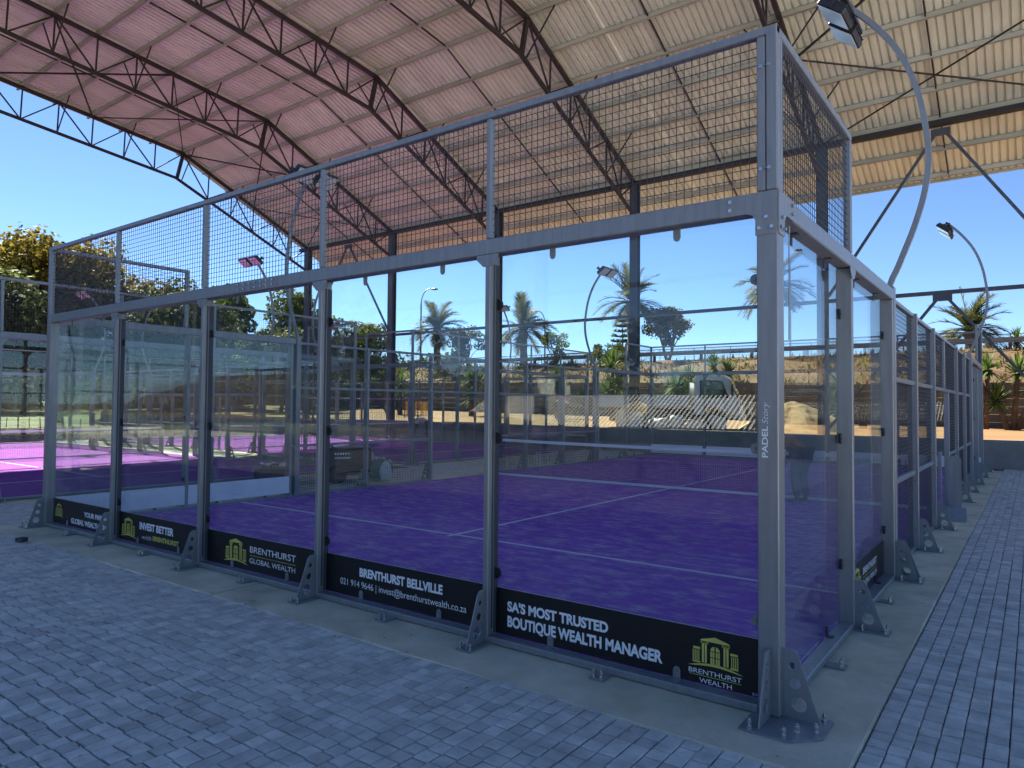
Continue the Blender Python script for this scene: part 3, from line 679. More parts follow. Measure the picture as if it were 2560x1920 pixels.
# ------------------------------------------------------------------ court surfaces, lines, nets
def court(loc, rz, net_label):
    mw = Matrix.Translation(loc) @ Matrix.Rotation(rz, 4, 'Z')
    t = struct(MB().box(-CW + .118, -.118, .118, CL - .118, .001, .018).build("court_turf", 'turf' if rz == 0 else 'turf_fresh')); t.matrix_world = mw
    ym = CL / 2; ln = MB(); w = .05; z0, z1 = .0181, .0222
    ln.box(-CW + .13, -.13, 3.05 - w / 2, 3.05 + w / 2, z0, z1); ln.box(-CW + .13, -.13, CL - 3.05 - w / 2, CL - 3.05 + w / 2, z0, z1)
    ln.box(-CW / 2 - w / 2, -CW / 2 + w / 2, 2.92, 3.05 - w / 2, z0, z1); ln.box(-CW / 2 - w / 2, -CW / 2 + w / 2, 3.05 + w / 2, CL - 3.05 - w / 2, z0, z1)
    ln.box(-CW / 2 - w / 2, -CW / 2 + w / 2, CL - 3.05 + w / 2, CL - 2.92, z0, z1)
    l = struct(ln.build("court_lines", 'white_line')); l.matrix_world = mw
    N = thing("padel_net", net_label, "net", mw @ Vector((-CW / 2, ym, .018)), rz, "padel nets across the courts")
    h = CW / 2 - .16; sag = lambda x: .88 + .04 * (abs(x) / h) ** 2
    nb = MB(); n = 220
    for i in range(n + 1):
        x = -h + 2 * h * i / n; nb.beam((x, 0, .05), (x, 0, sag(x) - .02), .0035, cap=False)
    for j in range(1, 20):
        pts = [(-h + 2 * h * i / 12) for i in range(13)]
        for i in range(12): nb.beam((pts[i], .003, .04 + (sag(pts[i]) - .06) * j / 20), (pts[i + 1], .003, .04 + (sag(pts[i + 1]) - .06) * j / 20), .0035, cap=False)
    nb.build("net_mesh", 'net_black', N)
    for nm, za, zb in (("top_tape", lambda x: sag(x) - .065, sag), ("bottom_tape", lambda x: .012, lambda x: .062)):
        tb = MB(); q = 24
        for i in range(q):
            a, b = -h + 2 * h * i / q, -h + 2 * h * (i + 1) / q
            tb.add([(a, -.006, za(a)), (b, -.006, za(b)), (b, -.006, zb(b)), (a, -.006, zb(a)), (a, .008, za(a)), (b, .008, za(b)), (b, .008, zb(b)), (a, .008, zb(a))],
                   [(0, 1, 2, 3), (7, 6, 5, 4), (3, 2, 6, 7), (4, 5, 1, 0)])
        tb.build(nm, 'tape', N)
    for s in (-1, 1):
        MB().bbox(s * (h + .02) - .03, s * (h + .02) + .03, -.03, .03, 0, 1.0).build("net_post", 'steel', N)
court((0, 0, 0), 0, "black padel net with white tapes across the nearest court")
court((-13.4, 8.55, 0), R(90), "padel net on the sunlit court at the left")
court((-13.4, 20.8, 0), R(90), "padel net on the far court beyond the turf machine")

g = thing("door_guard", "grey rounded plate standing on a sloped foot at the court doorway", "guard post", (.14, 9.0, 0))
MB().prism([(-.085, .14), (.085, .14), (.085, .93), (.075, .97), (.045, 1.0), (0, 1.012), (-.045, 1.0), (-.075, .97), (-.085, .93)], lambda a, b, t: (a, -.02 + .04 * t, b)).build("upright", 'steel', g)
MB().prism([(-.10, 0), (.10, 0), (.10, .01), (.02, .2), (-.02, .2), (-.10, .01)], lambda a, b, t: (-.11 + .26 * t, -.45 * 0 + a * 2.0, b)).build("foot", 'steel', g)

# ------------------------------------------------------------------ FLOODLIGHT MASTS
MAST = [(0, 2.2), (0, 2.95), (.10, 3.25), (.24, 3.62), (.34, 3.98), (.375, 4.3), (.36, 4.6), (.28, 5.06), (.12, 5.5), (-.12, 5.87), (-.34, 6.12)]
def mast(label, loc, rz):
    T = thing("floodlight_mast", label, "floodlight", loc, rz, "curved floodlight masts on the court sides")
    p = MB().bbox(-.06, .06, -.05, .05, .014, 3.02).build("post", 'steel', T)
    k = MB(); k.plate([(.06, .0135), (.27, .0135), (.145, .365), (.12, .39), (.06, .39)], [(.115, .30, .02), (.13, .205, .029), (.155, .095, .044)], lambda a, b, t: (a, t - .0045, b), .009)
    k.box(-.06, .30, -.07, .07, .001, .0135); k.build("base_bracket", 'steel', p)
    # curved square tube
    pts = []
    for i in range(len(MAST) - 1):
        for s in range(4):
            a = MAST[max(i - 1, 0)]; b = MAST[i]; c = MAST[i + 1]; d = MAST[min(i + 2, len(MAST) - 1)]; t = s / 4
            f = lambda q0, q1, q2, q3: .5 * (2 * q1 + (q2 - q0) * t + (2 * q0 - 5 * q1 + 4 * q2 - q3) * t * t + (3 * q1 - q0 - 3 * q2 + q3) * t ** 3)
            pts.append((f(a[0], b[0], c[0], d[0]), 0, f(a[1], b[1], c[1], d[1])))
    pts.append((MAST[-1][0], 0, MAST[-1][1])); pts = [q for q in pts if q[2] > 2.93]
    m = MB(); n0 = 0; vs = []; fs = []
    for i, q in enumerate(pts):
        d = (Vector(pts[min(i + 1, len(pts) - 1)]) - Vector(pts[max(i - 1, 0)])).normalized(); a = Vector((d.z, 0, -d.x)) * .027
        for u, v in ((1, -1), (1, 1), (-1, 1), (-1, -1)): vs.append(Vector(q) + a * u + Vector((0, .024 * v, 0)))
    for i in range(len(pts) - 1):
        for s in range(4): fs.append((i * 4 + s, i * 4 + (s + 1) % 4, (i + 1) * 4 + (s + 1) % 4, (i + 1) * 4 + s))
    fs += [(3, 2, 1, 0), tuple((len(pts) - 1) * 4 + s for s in range(4))]
    m.add(vs, fs).build("mast_tube", 'steel', T)
    tip = Vector((-.34, 0, 6.06))
    MB().box(tip.x - .03, tip.x + .03, -.46, .46, tip.z - .025, tip.z + .025).build("crossbar", 'lamp_body', T)
    for s in (-1, 1):
        rot = Matrix.Translation(tip + Vector((-.10, s * .25, -.06))) @ Matrix.Rotation(R(38), 4, 'Y')
        h = MB(); h.bbox(-.16, .16, -.20, .20, -.05, .02, .01)
        for q in range(7): h.box(-.14, .14, -.18 + q * .06 - .006, -.18 + q * .06 + .006, .02, .055)
        h.box(-.07, .09, -.09, .09, .02, .085); h.box(-.02, .02, -.225, -.205, -.04, .13).box(-.02, .02, .205, .225, -.04, .13)
        h.v = [tuple(rot @ Vector(v)) for v in h.v]; hd = h.build("lamp_head", 'lamp_body', T)
        e = MB(); e.box(-.145, .145, -.185, .185, -.056, -.051); e.v = [tuple(rot @ Vector(v)) for v in e.v]; e.build("lens", 'lamp_glass', hd)
    return T
m0 = mast("curved floodlight mast rising over the right side of the nearest court, lamps against the roof", (-.06, 4.21, 0), 0)
MASTS = [((-.06, 15.5, 0), 0, "curved floodlight mast at the far right of the nearest court against blue sky"),
         ((-CW + .06, 4.21, 0), R(180), "curved floodlight mast on the left side of the nearest court, lamps behind the mesh"),
         ((-CW + .06, 15.5, 0), R(180), "curved floodlight mast at the far left of the nearest court, seen through the glass")]
for cx, cy, nm in ((-13.4, 8.55, "the sunlit left court"), (-13.4, 20.8, "the far court")):
    for yy, w1 in ((4.21, "near"), (15.5, "far")):
        MASTS.append(((cx - yy, cy - .06, 0), R(90), f"curved floodlight mast on the right side of {nm}, {w1} one"))
        MASTS.append(((cx - yy, cy - CW + .06, 0), R(-90), f"curved floodlight mast on the left side of {nm}, {w1} one"))
for loc, rz, lb in MASTS: dup(m0, loc, rz, lb)

# ------------------------------------------------------------------ SHED
shed = thing("open_shed", "huge open sided steel shed with cream sheeting on dark lattice trusses over the courts", "shed")
XT = [-32.683, -25.71, -18.73, -11.73, -4.62, 2.4]
YR = 3.45                                                # ridge
YN = [3.45, 4.25, 5.62, 7.0, 8.38, 9.77, 11.16, 12.58, 13.95, 15.33, 16.62, 17.92, 19.2, 20.38, 21.5]
def ztop(y):
    y = abs(y - YR) + YR
    return 15.27 - (y - YR) * .106 if y <= 13.95 else 14.157 - (y - 13.95) * .446
def zbot(y):
    yy = abs(y - YR) + YR
    return ztop(yy) - (1.34 if yy <= 13.9 else 1.34 + (yy - 13.95) * .0)
mir = lambda y: 2 * YR - y
YALL = sorted(set(YN + [round(mir(y), 3) for y in YN if y != YR]))
def knodes():
    return [mir(24.1), mir(21.5), mir(13.95), YR, 13.95, 21.5, 24.1]
for ti, x in enumerate(XT):
    b = MB(); kn = [mir(21.5), mir(13.95), YR, 13.95, 21.5]
    for p, q in zip(kn[:-1], kn[1:]):
        b.beam((x, p, ztop(p)), (x, q, ztop(q)), .13, .13)
    kb = [mir(21.3), mir(13.6), YR, 13.6, 21.3]
    for p, q in zip(kb[:-1], kb[1:]):
        b.beam((x, p, zbot(p)), (x, q, zbot(q)), .11, .11)
    tr = b.build("truss", 'shed_steel', shed)
    w = MB()
    for side in (0, 1):
        Yf = (lambda y: y) if side == 0 else mir
        for i, y in enumerate(YN):
            odd = (i % 2 == 1)
            if i == 0: continue
            big = .13 if abs(y - 13.95) < .01 else .05
            yb = y - .3 if abs(y - 13.95) < .01 else y - .05
            if y < 21.4: w.beam((x, Yf(y), ztop(y)), (x, Yf(yb), zbot(yb)), big)
            if i % 2 == 0 and i + 1 < len(YN): w.beam((x, Yf(y), ztop(y)), (x, Yf(YN[i + 1] - .05), zbot(YN[i + 1] - .05)), .05)
            if i % 2 == 0 and i >= 2: w.beam((x, Yf(y), ztop(y)), (x, Yf(YN[i - 1] - .05), zbot(YN[i - 1] - .05)), .05)
    split(w, "web_member", 'shed_steel', tr)
    fb = MB()
    for side in (0, 1):
        Yf = (lambda y: y) if side == 0 else mir
        for i, y in enumerate(YN):
            if i % 2 == 0 and 0 < i < len(YN) - 1:
                for s in (-1, 1):
                    if (ti == 0 and s < 0) or (ti == 5 and s > 0): continue
                    fb.beam((x, Yf(y - .05), zbot(y - .05)), (x + s * 1.05, Yf(y), ztop(y) + .07), .04)
    split(fb, "fly_brace", 'shed_steel', tr)
XCUT = -9.7
for y in [-1.0, .4, 1.8] + YN + [22.8, 24.0]:
    b = MB(); z = ztop(y) + .075
    x0, x1 = -33.35, (3.05 if y > 11 else XCUT + .2)
    edge = abs(abs(y - YR) - 18.05) < .05
    b.box(x0, x1, y - .008, y + .002, z, z + .16).box(x0, x1, y - .008, y + .07, z, z + .008).box(x0, x1, y - .008, y + .07, z + .152, z + .16)
    b.build("purlin", 'purlin', shed)
    if edge:
        b = MB().box(x0, x1, y - .12, y + .12, z - .20, z - .03); b.build("eaves_girt", 'shed_steel', shed)
# sag rods between trusses
for i in range(5):
    x = (XT[i] + XT[i + 1]) / 2; b = MB(); kn = [-1.0, YR, 13.95, 21.5, 24.1] if x < -9.7 else [11.5, 13.95, 21.5, 24.1]
    for p, q in zip(kn[:-1], kn[1:]): b.beam((x, p, ztop(p) + .15), (x, q, ztop(q) + .15), .035, .05)
    b.build("sag_rod", 'shed_steel', shed)
# roof plane bracing in the two end bays
NB = [1.4, 5.62, 9.77, 13.95, 17.92, 21.4]
for xa, xb in ((XT[0], XT[1]), (XT[4], XT[5])):
    for side in (0, 1):
        Yf = (lambda y: y) if side == 0 else mir
        for j in range(1, len(NB) - 1):
            b = MB(); p, q = NB[j], NB[j + 1]
            w_ = .055 if j % 2 else .04
            b.beam((xa, Yf(p), ztop(p) - .03), (xb, Yf(q), ztop(q) - .03), w_); b.build("roof_brace", 'shed_steel', shed)
            b = MB().beam((xa, Yf(q), ztop(q) - .08), (xb, Yf(p), ztop(p) - .08), w_); b.build("roof_brace", 'shed_steel', shed)
# sheeting: ribbed profile across x, bent along y; unseen stretches over the near court and viewer left off to admit sky light
PITCH = .21; XCUT = -9.7
def sheeting(x0, x1, ysr):
    b = MB(); xs = []; x = x0
    while x < x1:
        xs += [(x, 0), (x + .135, 0), (x + .141, .055), (x + .204, .055)]; x += PITCH
    nx = len(xs)
    for y in ysr:
        for (xx, dz) in xs: b.v.append((xx, y, ztop(y) + .245 + dz))
    for j in range(len(ysr) - 1):
        for i in range(nx - 1): b.f.append((j * nx + i, j * nx + i + 1, (j + 1) * nx + i + 1, (j + 1) * nx + i))
    b.build("roof_sheeting", 'sheet', shed)
sheeting(-33.55, XCUT, [-1.2, 0.5, YR, 7, 10.5, 13.95, 17, 20, 22.5, 24.35])
sheeting(XCUT + .005, 3.2, [11.5, 13.95, 17, 20, 22.5, 24.35])
MB().box(-33.5, 3.2, 24.33, 24.40, ztop(24.35) + .16, ztop(24.35) + .30).build("eaves_trim", 'purlin', shed)
M['blue_trim'] = mat("blue_barge_trim", (0.05, 0.07, 0.28), 0.45)
for ti, x in enumerate(XT):
    for yy in (21.55, mir(21.55)):
        zb = yard_z(x, 21.5) - .1 if yy > 0 else 0
        b = MB().box(x - .16, x + .16, yy - .16, yy - .14, zb, 10.75).box(x - .16, x + .16, yy + .14, yy + .16, zb, 10.75).box(x - .008, x + .008, yy - .139, yy + .139, zb, 10.75)
        b.box(x - .22, x + .22, yy - .22, yy + .22, zb, zb + .03)
        b.build("column", 'column', shed)
for yy in (21.55, mir(21.55)):
    for i in range(5):
        MB().box(XT[i] + .17, XT[i + 1] - .17, yy - .06, yy + .06, 5.33, 5.45).build("wall_strut", 'column', shed)
    for xa, xb in ((XT[0], XT[1]), (XT[4], XT[5])):
        xm = (xa + xb) / 2; zb = (yard_z(xm, 21.5) if yy > 0 else 0) + .25
        for zt, zl in ((10.58, 5.55), (5.33, zb)):
            MB().beam((xm - .13, yy, zt - .12), (xa + .18, yy, zl), .085).build("wall_brace", 'column', shed)
            MB().beam((xm + .13, yy, zt - .12), (xb - .18, yy, zl), .085).build("wall_brace", 'column', shed)
            MB().box(xm - .26, xm + .26, yy - .07, yy + .07, zt - .2, zt).build("gusset", 'column', shed)

# ------------------------------------------------------------------ retaining wall, block wall, guardrail, fences
b = MB(); n = 60
for i in range(n):
    xa = -58 + i * (98 / n); xb = xa + 98 / n
    za, zb_ = yard_z(xa, YW) + .03, yard_z(xb, YW) + .03
    b.add([(xa, YW, -.3), (xb, YW, -.3), (xb, YW, zb_), (xa, YW, za), (xa, YW + .2, za), (xb, YW + .2, zb_), (xa, YW + .2, -.3), (xb, YW + .2, -.3)], [(0, 1, 2, 3), (3, 2, 5, 4), (4, 5, 7, 6)])
tag(b.build("retaining_wall", 'plaster'), "low grey plastered retaining wall holding back the sand yard", "wall")
wt = thing("precast_wall", "dark precast concrete panel wall at the foot of the grassy bank", "wall", (0, wall_y(0), 0))
pb = MB(); pp = MB(); n = 46
for i in range(n):
    xa = -72 + i * 2.0; xb = xa + 2.0; ya, yb = wall_y(xa), wall_y(xb); z = yard_z((xa + xb) / 2, 36) - .1 - (0 if xa > -38 else (-38 - xa) * .012)
    for j in range(6):
        z0 = z + j * .38; dz = .365
        pb.add([(xa + .07, ya - .02, z0), (xb - .07, yb - .02, z0), (xb - .07, yb - .02, z0 + dz), (xa + .07, ya - .02, z0 + dz), (xa + .07, ya + .03, z0), (xb - .07, yb + .03, z0), (xb - .07, yb + .03, z0 + dz), (xa + .07, ya + .03, z0 + dz)],
               [(0, 1, 2, 3), (7, 6, 5, 4), (3, 2, 6, 7), (4, 5, 1, 0)])
    pp.box(xa - .07, xa + .07, ya - .07, ya + .06, z - .2, z + 2.34)
pb.build("wall_panels", 'block', wt, off=(0, wall_y(0), 0)); pp.v = [(a, b_ - wall_y(0), c) for a, b_, c in pp.v]; split(pp, "wall_post", 'block', wt)
gr = thing("guardrail", "long weathered steel guardrail on brown posts along the top of the bank", "guardrail", (0, 49.5, 0))
prof = [(-.03, .42), (.05, .50), (-.03, .58), (.05, .68), (-.03, .76)]
b = MB(); xs_ = lin(-60, 60, 60)
for x in xs_:
    for dy, dz in prof: b.v.append((x, dy - .12, 5.50 + dz))
for i in range(60):
    for k_ in range(4): b.f.append((i * 5 + k_, (i + 1) * 5 + k_, (i + 1) * 5 + k_ + 1, i * 5 + k_ + 1))
b.build("rail", 'rail_metal', gr)
for i in range(31):
    MB().box(-60 + i * 4 - .09, -60 + i * 4 + .09, -.05, .15, 4.9, 6.1).build("rail_post", 'timber', gr)
fe = thing("wire_fence", "thin wire fence with a dark top rail behind the guardrail", "fence", (-14, 50.6, 0))
b = MB().beam((-40, 0, 6.55), (20, 0, 6.55), .05)
for i in range(21): b.beam((-40 + i * 3, 0, 5.0), (-40 + i * 3, 0, 6.55), .045)
split(b, "fence_post", 'shed_steel', fe)
wires('x', 0, -40, 20, 5.3, 6.52, .12, .008).build("fence_mesh", 'wire', fe)

# ------------------------------------------------------------------ TREES
def leaf_cloud(b, rnd, c, r, n, size, flat=0.75):
    for _ in range(n):
        while True:
            p = Vector((rnd.uniform(-1, 1), rnd.uniform(-1, 1), rnd.uniform(-1, 1)))
            if .25 < p.length < 1: break
        if rnd.random() < .75: p = p.normalized() * rnd.uniform(.72, 1.05)
        q = Vector(c) + Vector((p.x * r, p.y * r, p.z * r * flat))
        nrm = (p + Vector((rnd.uniform(-1, 1), rnd.uniform(-1, 1), rnd.uniform(-.6, 1.2)))).normalized()
        a = nrm.orthogonal().normalized(); a.rotate(Matrix.Rotation(rnd.uniform(0, 6.28), 3, nrm)); e = nrm.cross(a)
        s = size * rnd.uniform(.6, 1.3); l = s * 1.5
        b.add([q - a * s * .5, q + e * l * .35 - a * s * .1, q + a * s * .6, q - e * l * .4 + a * s * .1], [(0, 1, 2, 3)])
def tree(label, loc, h, spread, trunk_h, leaf, n_clump, leaves, size, seed, cat="tree", trunks=1, low=0.3, name="broadleaf_tree", group=None, rad=None):
    rnd = random.Random(seed); T = thing(name, label, cat, loc, 0, group); tb = MB(); cb = MB()
    rad = rad or h * .022
    for t in range(trunks):
        lean = Vector((rnd.uniform(-.12, .12), rnd.uniform(-.12, .12), 1)) if trunks == 1 else Vector((rnd.uniform(-.35, .35), rnd.uniform(-.3, .3), 1))
        off = Vector((0, 0, 0)) if trunks == 1 else Vector((rnd.uniform(-.4, .4), rnd.uniform(-.4, .4), 0)) * spread * .25
        fork = off + lean * trunk_h
        tb.tube([off + Vector((0, 0, -.3)), off + lean * trunk_h * .35 + Vector((rnd.uniform(-.1, .1), 0, 0)), fork], [rad * 1.35, rad, rad * .8], 8)
        for c in range(n_clump // trunks):
            a = rnd.uniform(0, 6.283); rr = spread * (rnd.random() ** .5) * .78; zz = rnd.uniform(low, 1) ** .85
            z = trunk_h + (h - trunk_h) * (zz * .86)
            k = math.sqrt(max(.1, 1 - ((zz - .45) / .75) ** 2))
            p = Vector((off.x + math.cos(a) * rr * k, off.y + math.sin(a) * rr * k, z))
            mid = fork.lerp(p, .5) + Vector((rnd.uniform(-.3, .3), rnd.uniform(-.3, .3), rnd.uniform(-.1, .5)))
            tb.tube([fork, mid, p], [rad * .45, rad * .26, rad * .08], 5)
            leaf_cloud(cb, rnd, p, spread * rnd.uniform(.2, .36), leaves, size)
    tb.build("trunk", 'bark', T, smooth=True); cb.build("crown", leaf, T)
    return T
def at(u, depth, z=0.0):
    t = (u - 1280) / 1760.4; d = Vector((-.5956 + .8033 * t, .8033 + .5956 * t, 0)); p = Vector((1.16, -4.09, 0)) + d * depth; p.z = z; return tuple(p)

TG = "trees beyond the courts on the left"
tree("big tree with yellowing leaves towering at the far left of the photo", (-50.5, 15.2, .2), 12.9, 5.4, 3.4, 'leaf_yellow', 120, 260, .24, 11, trunks=2, low=.02, group=TG, rad=.3)
tree("dark leafy tree at the left edge behind the yellowing tree", (-60, 9.0, .3), 12.4, 5.4, 3.0, 'leaf_dark', 70, 220, .28, 12, low=.0, group=TG)
tree("tree with dense leaves right of the yellowing tree, seen above the mesh", (-58, 25.0, .3), 12.0, 4.8, 2.6, 'leaf_yellow', 70, 220, .27, 13, low=.0, group=TG)
tree("dark tree with a leaning crown behind the left mesh posts", (-56, 29.0, .4), 12.6, 4.2, 3.4, 'leaf_dark', 64, 220, .27, 14, low=.0, group=TG)
tree("tall dark tree standing left of the conifer", (-52, 35.5, .6), 12.2, 4.0, 2.6, 'leaf_dark', 70, 220, .25, 15, low=.0, group=TG)
tree("lower tree in shade behind the sunlit court", (-64, 33.0, .5), 8.6, 5.0, 2.0, 'leaf_dark', 50, 200, .3, 16, low=.0, group=TG)
tree("broad green tree in the far left distance", (-82, 24.0, .8), 11.0, 7.5, 2.0, 'leaf_dark', 50, 180, .42, 17, low=.0, group=TG)
tree("bright lime bush below the conifer", (-60, 45.5, .6), 8.6, 4.2, 1.8, 'leaf_lime', 24, 120, .36, 18, low=.35, group=TG)
tree("far hazy tree behind the lime bush", (-84, 52, .8), 8.5, 6.0, 2.0, 'leaf_dark', 24, 110, .5, 19, low=.0, group=TG)
tree("dark round tree on the bank left of the block wall", (-50.5, 42, 3.2), 6.5, 3.6, 1.5, 'leaf_dark', 24, 110, .3, 22, low=.0, group=TG)
TC = "trees along the top of the bank"
tree("round tree on the skyline between two palms", at(1165, 78, 5.4), 5.4, 2.6, 1.2, 'leaf_dark', 22, 110, .22, 23, low=.0, group=TC)
tree("flat topped windswept tree with a pale crown on the skyline", at(1672, 62, 5.4), 5.3, 2.5, 1.5, 'leaf_yellow', 34, 130, .17, 24, trunks=2, low=.35, group=TC, rad=.16)
tree("low feathery bush on the bank beside the second palm", at(1390, 64, 5.0), 3.8, 1.7, .6, 'leaf_lime', 18, 100, .15, 25, low=.0, cat="bush", group=TC)
tree("low dark bush on the skyline under the conifer", at(1500, 60, 5.2), 2.0, 1.6, .4, 'leaf_dark', 14, 90, .14, 26, low=.0, cat="bush", group=TC)
tree("low dark bush on the skyline right of the conifer", at(1545, 60, 5.2), 1.9, 1.5, .4, 'leaf_dark', 14, 90, .14, 27, low=.0, cat="bush", group=TC)
tree("small bush behind the guardrail at the right", at(2480, 66, 5.4), 2.7, 1.1, .8, 'leaf_yellow', 12, 90, .13, 28, low=.0, cat="bush", group=TC)

tree("broad shady tree over the lawn behind the left glass panes", (-45.5, 20.0, .1), 9.4, 5.0, 3.6, 'leaf_dark', 70, 220, .26, 81, trunks=2, low=.0, group=TG, rad=.26)
tree("shady tree with a thick double trunk at the left edge behind the fence", (-44.5, 7.6, .1), 9.0, 4.6, 3.6, 'leaf_dark', 66, 220, .26, 82, trunks=2, low=.0, group=TG, rad=.28)
tree("small shady tree beside the sunlit court's far corner", (-43.5, 27.5, .1), 7.2, 3.6, 2.8, 'leaf_dark', 46, 200, .25, 83, low=.0, group=TG)
rnd = random.Random(78); b = MB()
for i in range(9000):
    x = rnd.uniform(-62, 14); y = 37 + 13.3 * rnd.random() ** .8; z = bank_z(x, y); n_ = noise.noise(Vector((x * .35, y * .35, 9)))
    if n_ < -.12 and rnd.random() < .75: continue
    h_ = rnd.uniform(.10, .30) * (1.5 if n_ > .2 else 1); a = rnd.uniform(0, 6.28); w = rnd.uniform(.03, .09)
    c, s_ = math.cos(a) * w, math.sin(a) * w; lx, ly = rnd.uniform(-.1, .1), rnd.uniform(-.1, .1)
    b.add([(x - c, y - s_, z - .04), (x + c, y + s_, z - .04), (x + lx + c * .3, y + ly + s_ * .3, z + h_), (x + lx - c * .5, y + ly - s_ * .5, z + h_ * .8)], [(0, 1, 2, 3)])
M['tuft'] = island_mat("dry_grass_blade", (0.064, 0.071, 0.017), (0.213, 0.142, 0.057), 0.8, fscale=.2, bump=0, transl=.3)
o = b.build("dry_grass", 'tuft'); o['kind'] = 'stuff'; o['label'] = "rough dry grass tufts covering the bank"; o['category'] = "grass"
rnd = random.Random(77); b = MB()
for i in range(420):
    yy = -55 + 150 * (i % 210) / 210 + rnd.uniform(-1, 1); xx = -96 - (i // 210) * 9 + rnd.uniform(-6, 6) + max(0, yy - 30) * .25; rr = rnd.uniform(2.2, 4.4)
    leaf_cloud(b, rnd, (xx, yy, rnd.uniform(.2, 8.2)), rr, 120, .8, .9)
for i in range(260):
    leaf_cloud(b, rnd, (-66 + rnd.uniform(-5, 5), -9 - rnd.random() * 42, rnd.uniform(.5, 13.0)), rnd.uniform(2.0, 3.6), 100, .75, .9)  # unseen tall trees added so the left panes mirror less sky
o = b.build("far_wood", 'leaf_dark'); o['kind'] = 'stuff'; o['label'] = "dark wood closing off the far side of the lawn, with unseen trees added to darken mirrored sky"; o['category'] = "wood"
b = MB()
for i in range(230):
    leaf_cloud(b, rnd, (-66 + i * .34 + rnd.uniform(-.4, .4), -34 + rnd.uniform(-.8, .8), rnd.uniform(.2, 3.6)), 1.3, 110, .42, .95)
tag(b.build("backdrop", 'leaf_dark'), "tall dark hedge behind the viewer, added to darken reflections in the glass", "backdrop")  # unseen leaf mass added as a dark background for the mirrored view
def conifer(label, loc, h, spread, seed, tiers=11):
    rnd = random.Random(seed); T = thing("conifer_tree", label, "tree", loc, 0, "layered conifers"); tb = MB(); cb = MB()
    tb.tube([(0, 0, -.3), (0, 0, h * .6), (0, 0, h)], [h * .022, h * .014, .02], 7)
    for t in range(tiers):
        f = t / tiers; z = h * (.12 + .86 * f); r = spread * (1 - f) ** .8 + .12
        for k in range(8):
            a = 6.283 * k / 8 + rnd.random() * .6; rr = r * rnd.uniform(.75, 1.1)
            e = Vector((math.cos(a) * rr, math.sin(a) * rr, z + rr * .12)); tb.tube([(0, 0, z), e], [.03, .012], 4)
            for s in range(16):
                q = Vector((0, 0, z)).lerp(e, rnd.uniform(.25, 1)); d = Vector((rnd.uniform(-1, 1), rnd.uniform(-1, 1), rnd.uniform(.0, .7))).normalized(); w = d.orthogonal().normalized() * .05; l = rnd.uniform(.2, .42) * spread / 2
                cb.add([q - w, q + w, q + d * l + w * .5, q + d * l - w * .5], [(0, 1, 2, 3)])
    tb.build("trunk", 'bark', T); cb.build("crown", 'needle', T); return T
conifer("dark layered conifer on the skyline left of the floodlight mast", at(682, 84, .6), 11.6, 2.3, 31)
conifer("open layered conifer partly behind the tall column", at(1556, 66, 5.2), 5.1, 1.9, 32, 9)
conifer("tiny conifer on the skyline left of the right hand palm", at(2362, 90, 5.2), 4.6, 1.5, 33, 8)

def palm(label, loc, trunk_h, trunk_r, frond, nf, seed, wind=(.35, .1)):
    rnd = random.Random(seed); T = thing("palm_tree", label, "palm tree", loc, 0, "palm trees along the top of the bank"); tb = MB(); cb = MB()
    pts = [(0, 0, -.5)] + [(rnd.uniform(-.04, .04), rnd.uniform(-.04, .04), trunk_h * i / 8) for i in range(1, 9)]
    tb.tube(pts, [trunk_r * (1.15 if i < 2 else .92 + .12 * (i % 2) + (.28 if i > 6 else 0)) for i in range(9)], 10)
    top = Vector((0, 0, trunk_h + .1)); wv = Vector((wind[0], wind[1], 0))
    for k in range(nf):
        a = k * 2.39996 + rnd.uniform(-.2, .2); el = R(rnd.choice((78, 66, 52, 38, 24, 8, -12)) + rnd.uniform(-8, 8)); L = frond * rnd.uniform(.8, 1.08)
        p = top.copy(); d = Vector((math.cos(a) * math.cos(el), math.sin(a) * math.cos(el), math.sin(el))); pr = [p.copy()]; n = 12
        for i in range(n):
            d = (d + Vector((0, 0, -.085 - .045 * i / n)) + wv * .05).normalized(); p = p + d * L / n; pr.append(p.copy())
        for i in range(1, n):
            dd = (pr[i + 1] - pr[i - 1]).normalized(); sd = dd.cross(Vector((0, 0, 1)))
            if sd.length < .1: sd = Vector((1, 0, 0))
            sd.normalize(); un = sd.cross(dd); ll = L * .27 * math.sin(math.pi * (i / n * .86 + .12)) ** .7
            for s in (-1, 1):
                for h_ in (0, .33, .67):
                    q = pr[i].lerp(pr[i + 1], h_); e = (sd * s * .8 + dd * .75 + un * rnd.uniform(-.05, .35) + Vector((0, 0, -.12))).normalized() * ll * rnd.uniform(.85, 1.1); w = dd * L * .016
                    cb.add([q - w, q + w, q + e + w * .2, q + e - w * .2], [(0, 1, 2, 3)])
        cb.tube(pr[::3], [.04, .03, .022, .014, .008], 4, False)
    tb.build("trunk", 'palm_bark', T, smooth=True); cb.build("fronds", 'palm_leaf', T); return T
palm("thick trunked palm behind the street lamp, left of the glass post", at(1091, 71, 5.0), 4.4, .36, 3.2, 44, 41)
palm("palm beside the thin lamp pole, right of the glass post", at(1308, 68, 5.0), 4.0, .38, 3.5, 44, 42)
palm("tall palm standing behind the steel column in the middle", at(1577, 64, 5.0), 6.2, .36, 3.8, 36, 43)
palm("palm seen half behind the tall corner post", at(1935, 54, 5.0), 6.0, .32, 3.3, 36, 44)
palm("stout short palm above the guardrail at the right", at(2428, 48, 5.2), 1.75, .34, 3.0, 40, 45)
palm("small bushy palm on the skyline behind the left glass", at(906, 74, 3.5), 4.6, .3, 3.0, 40, 46)

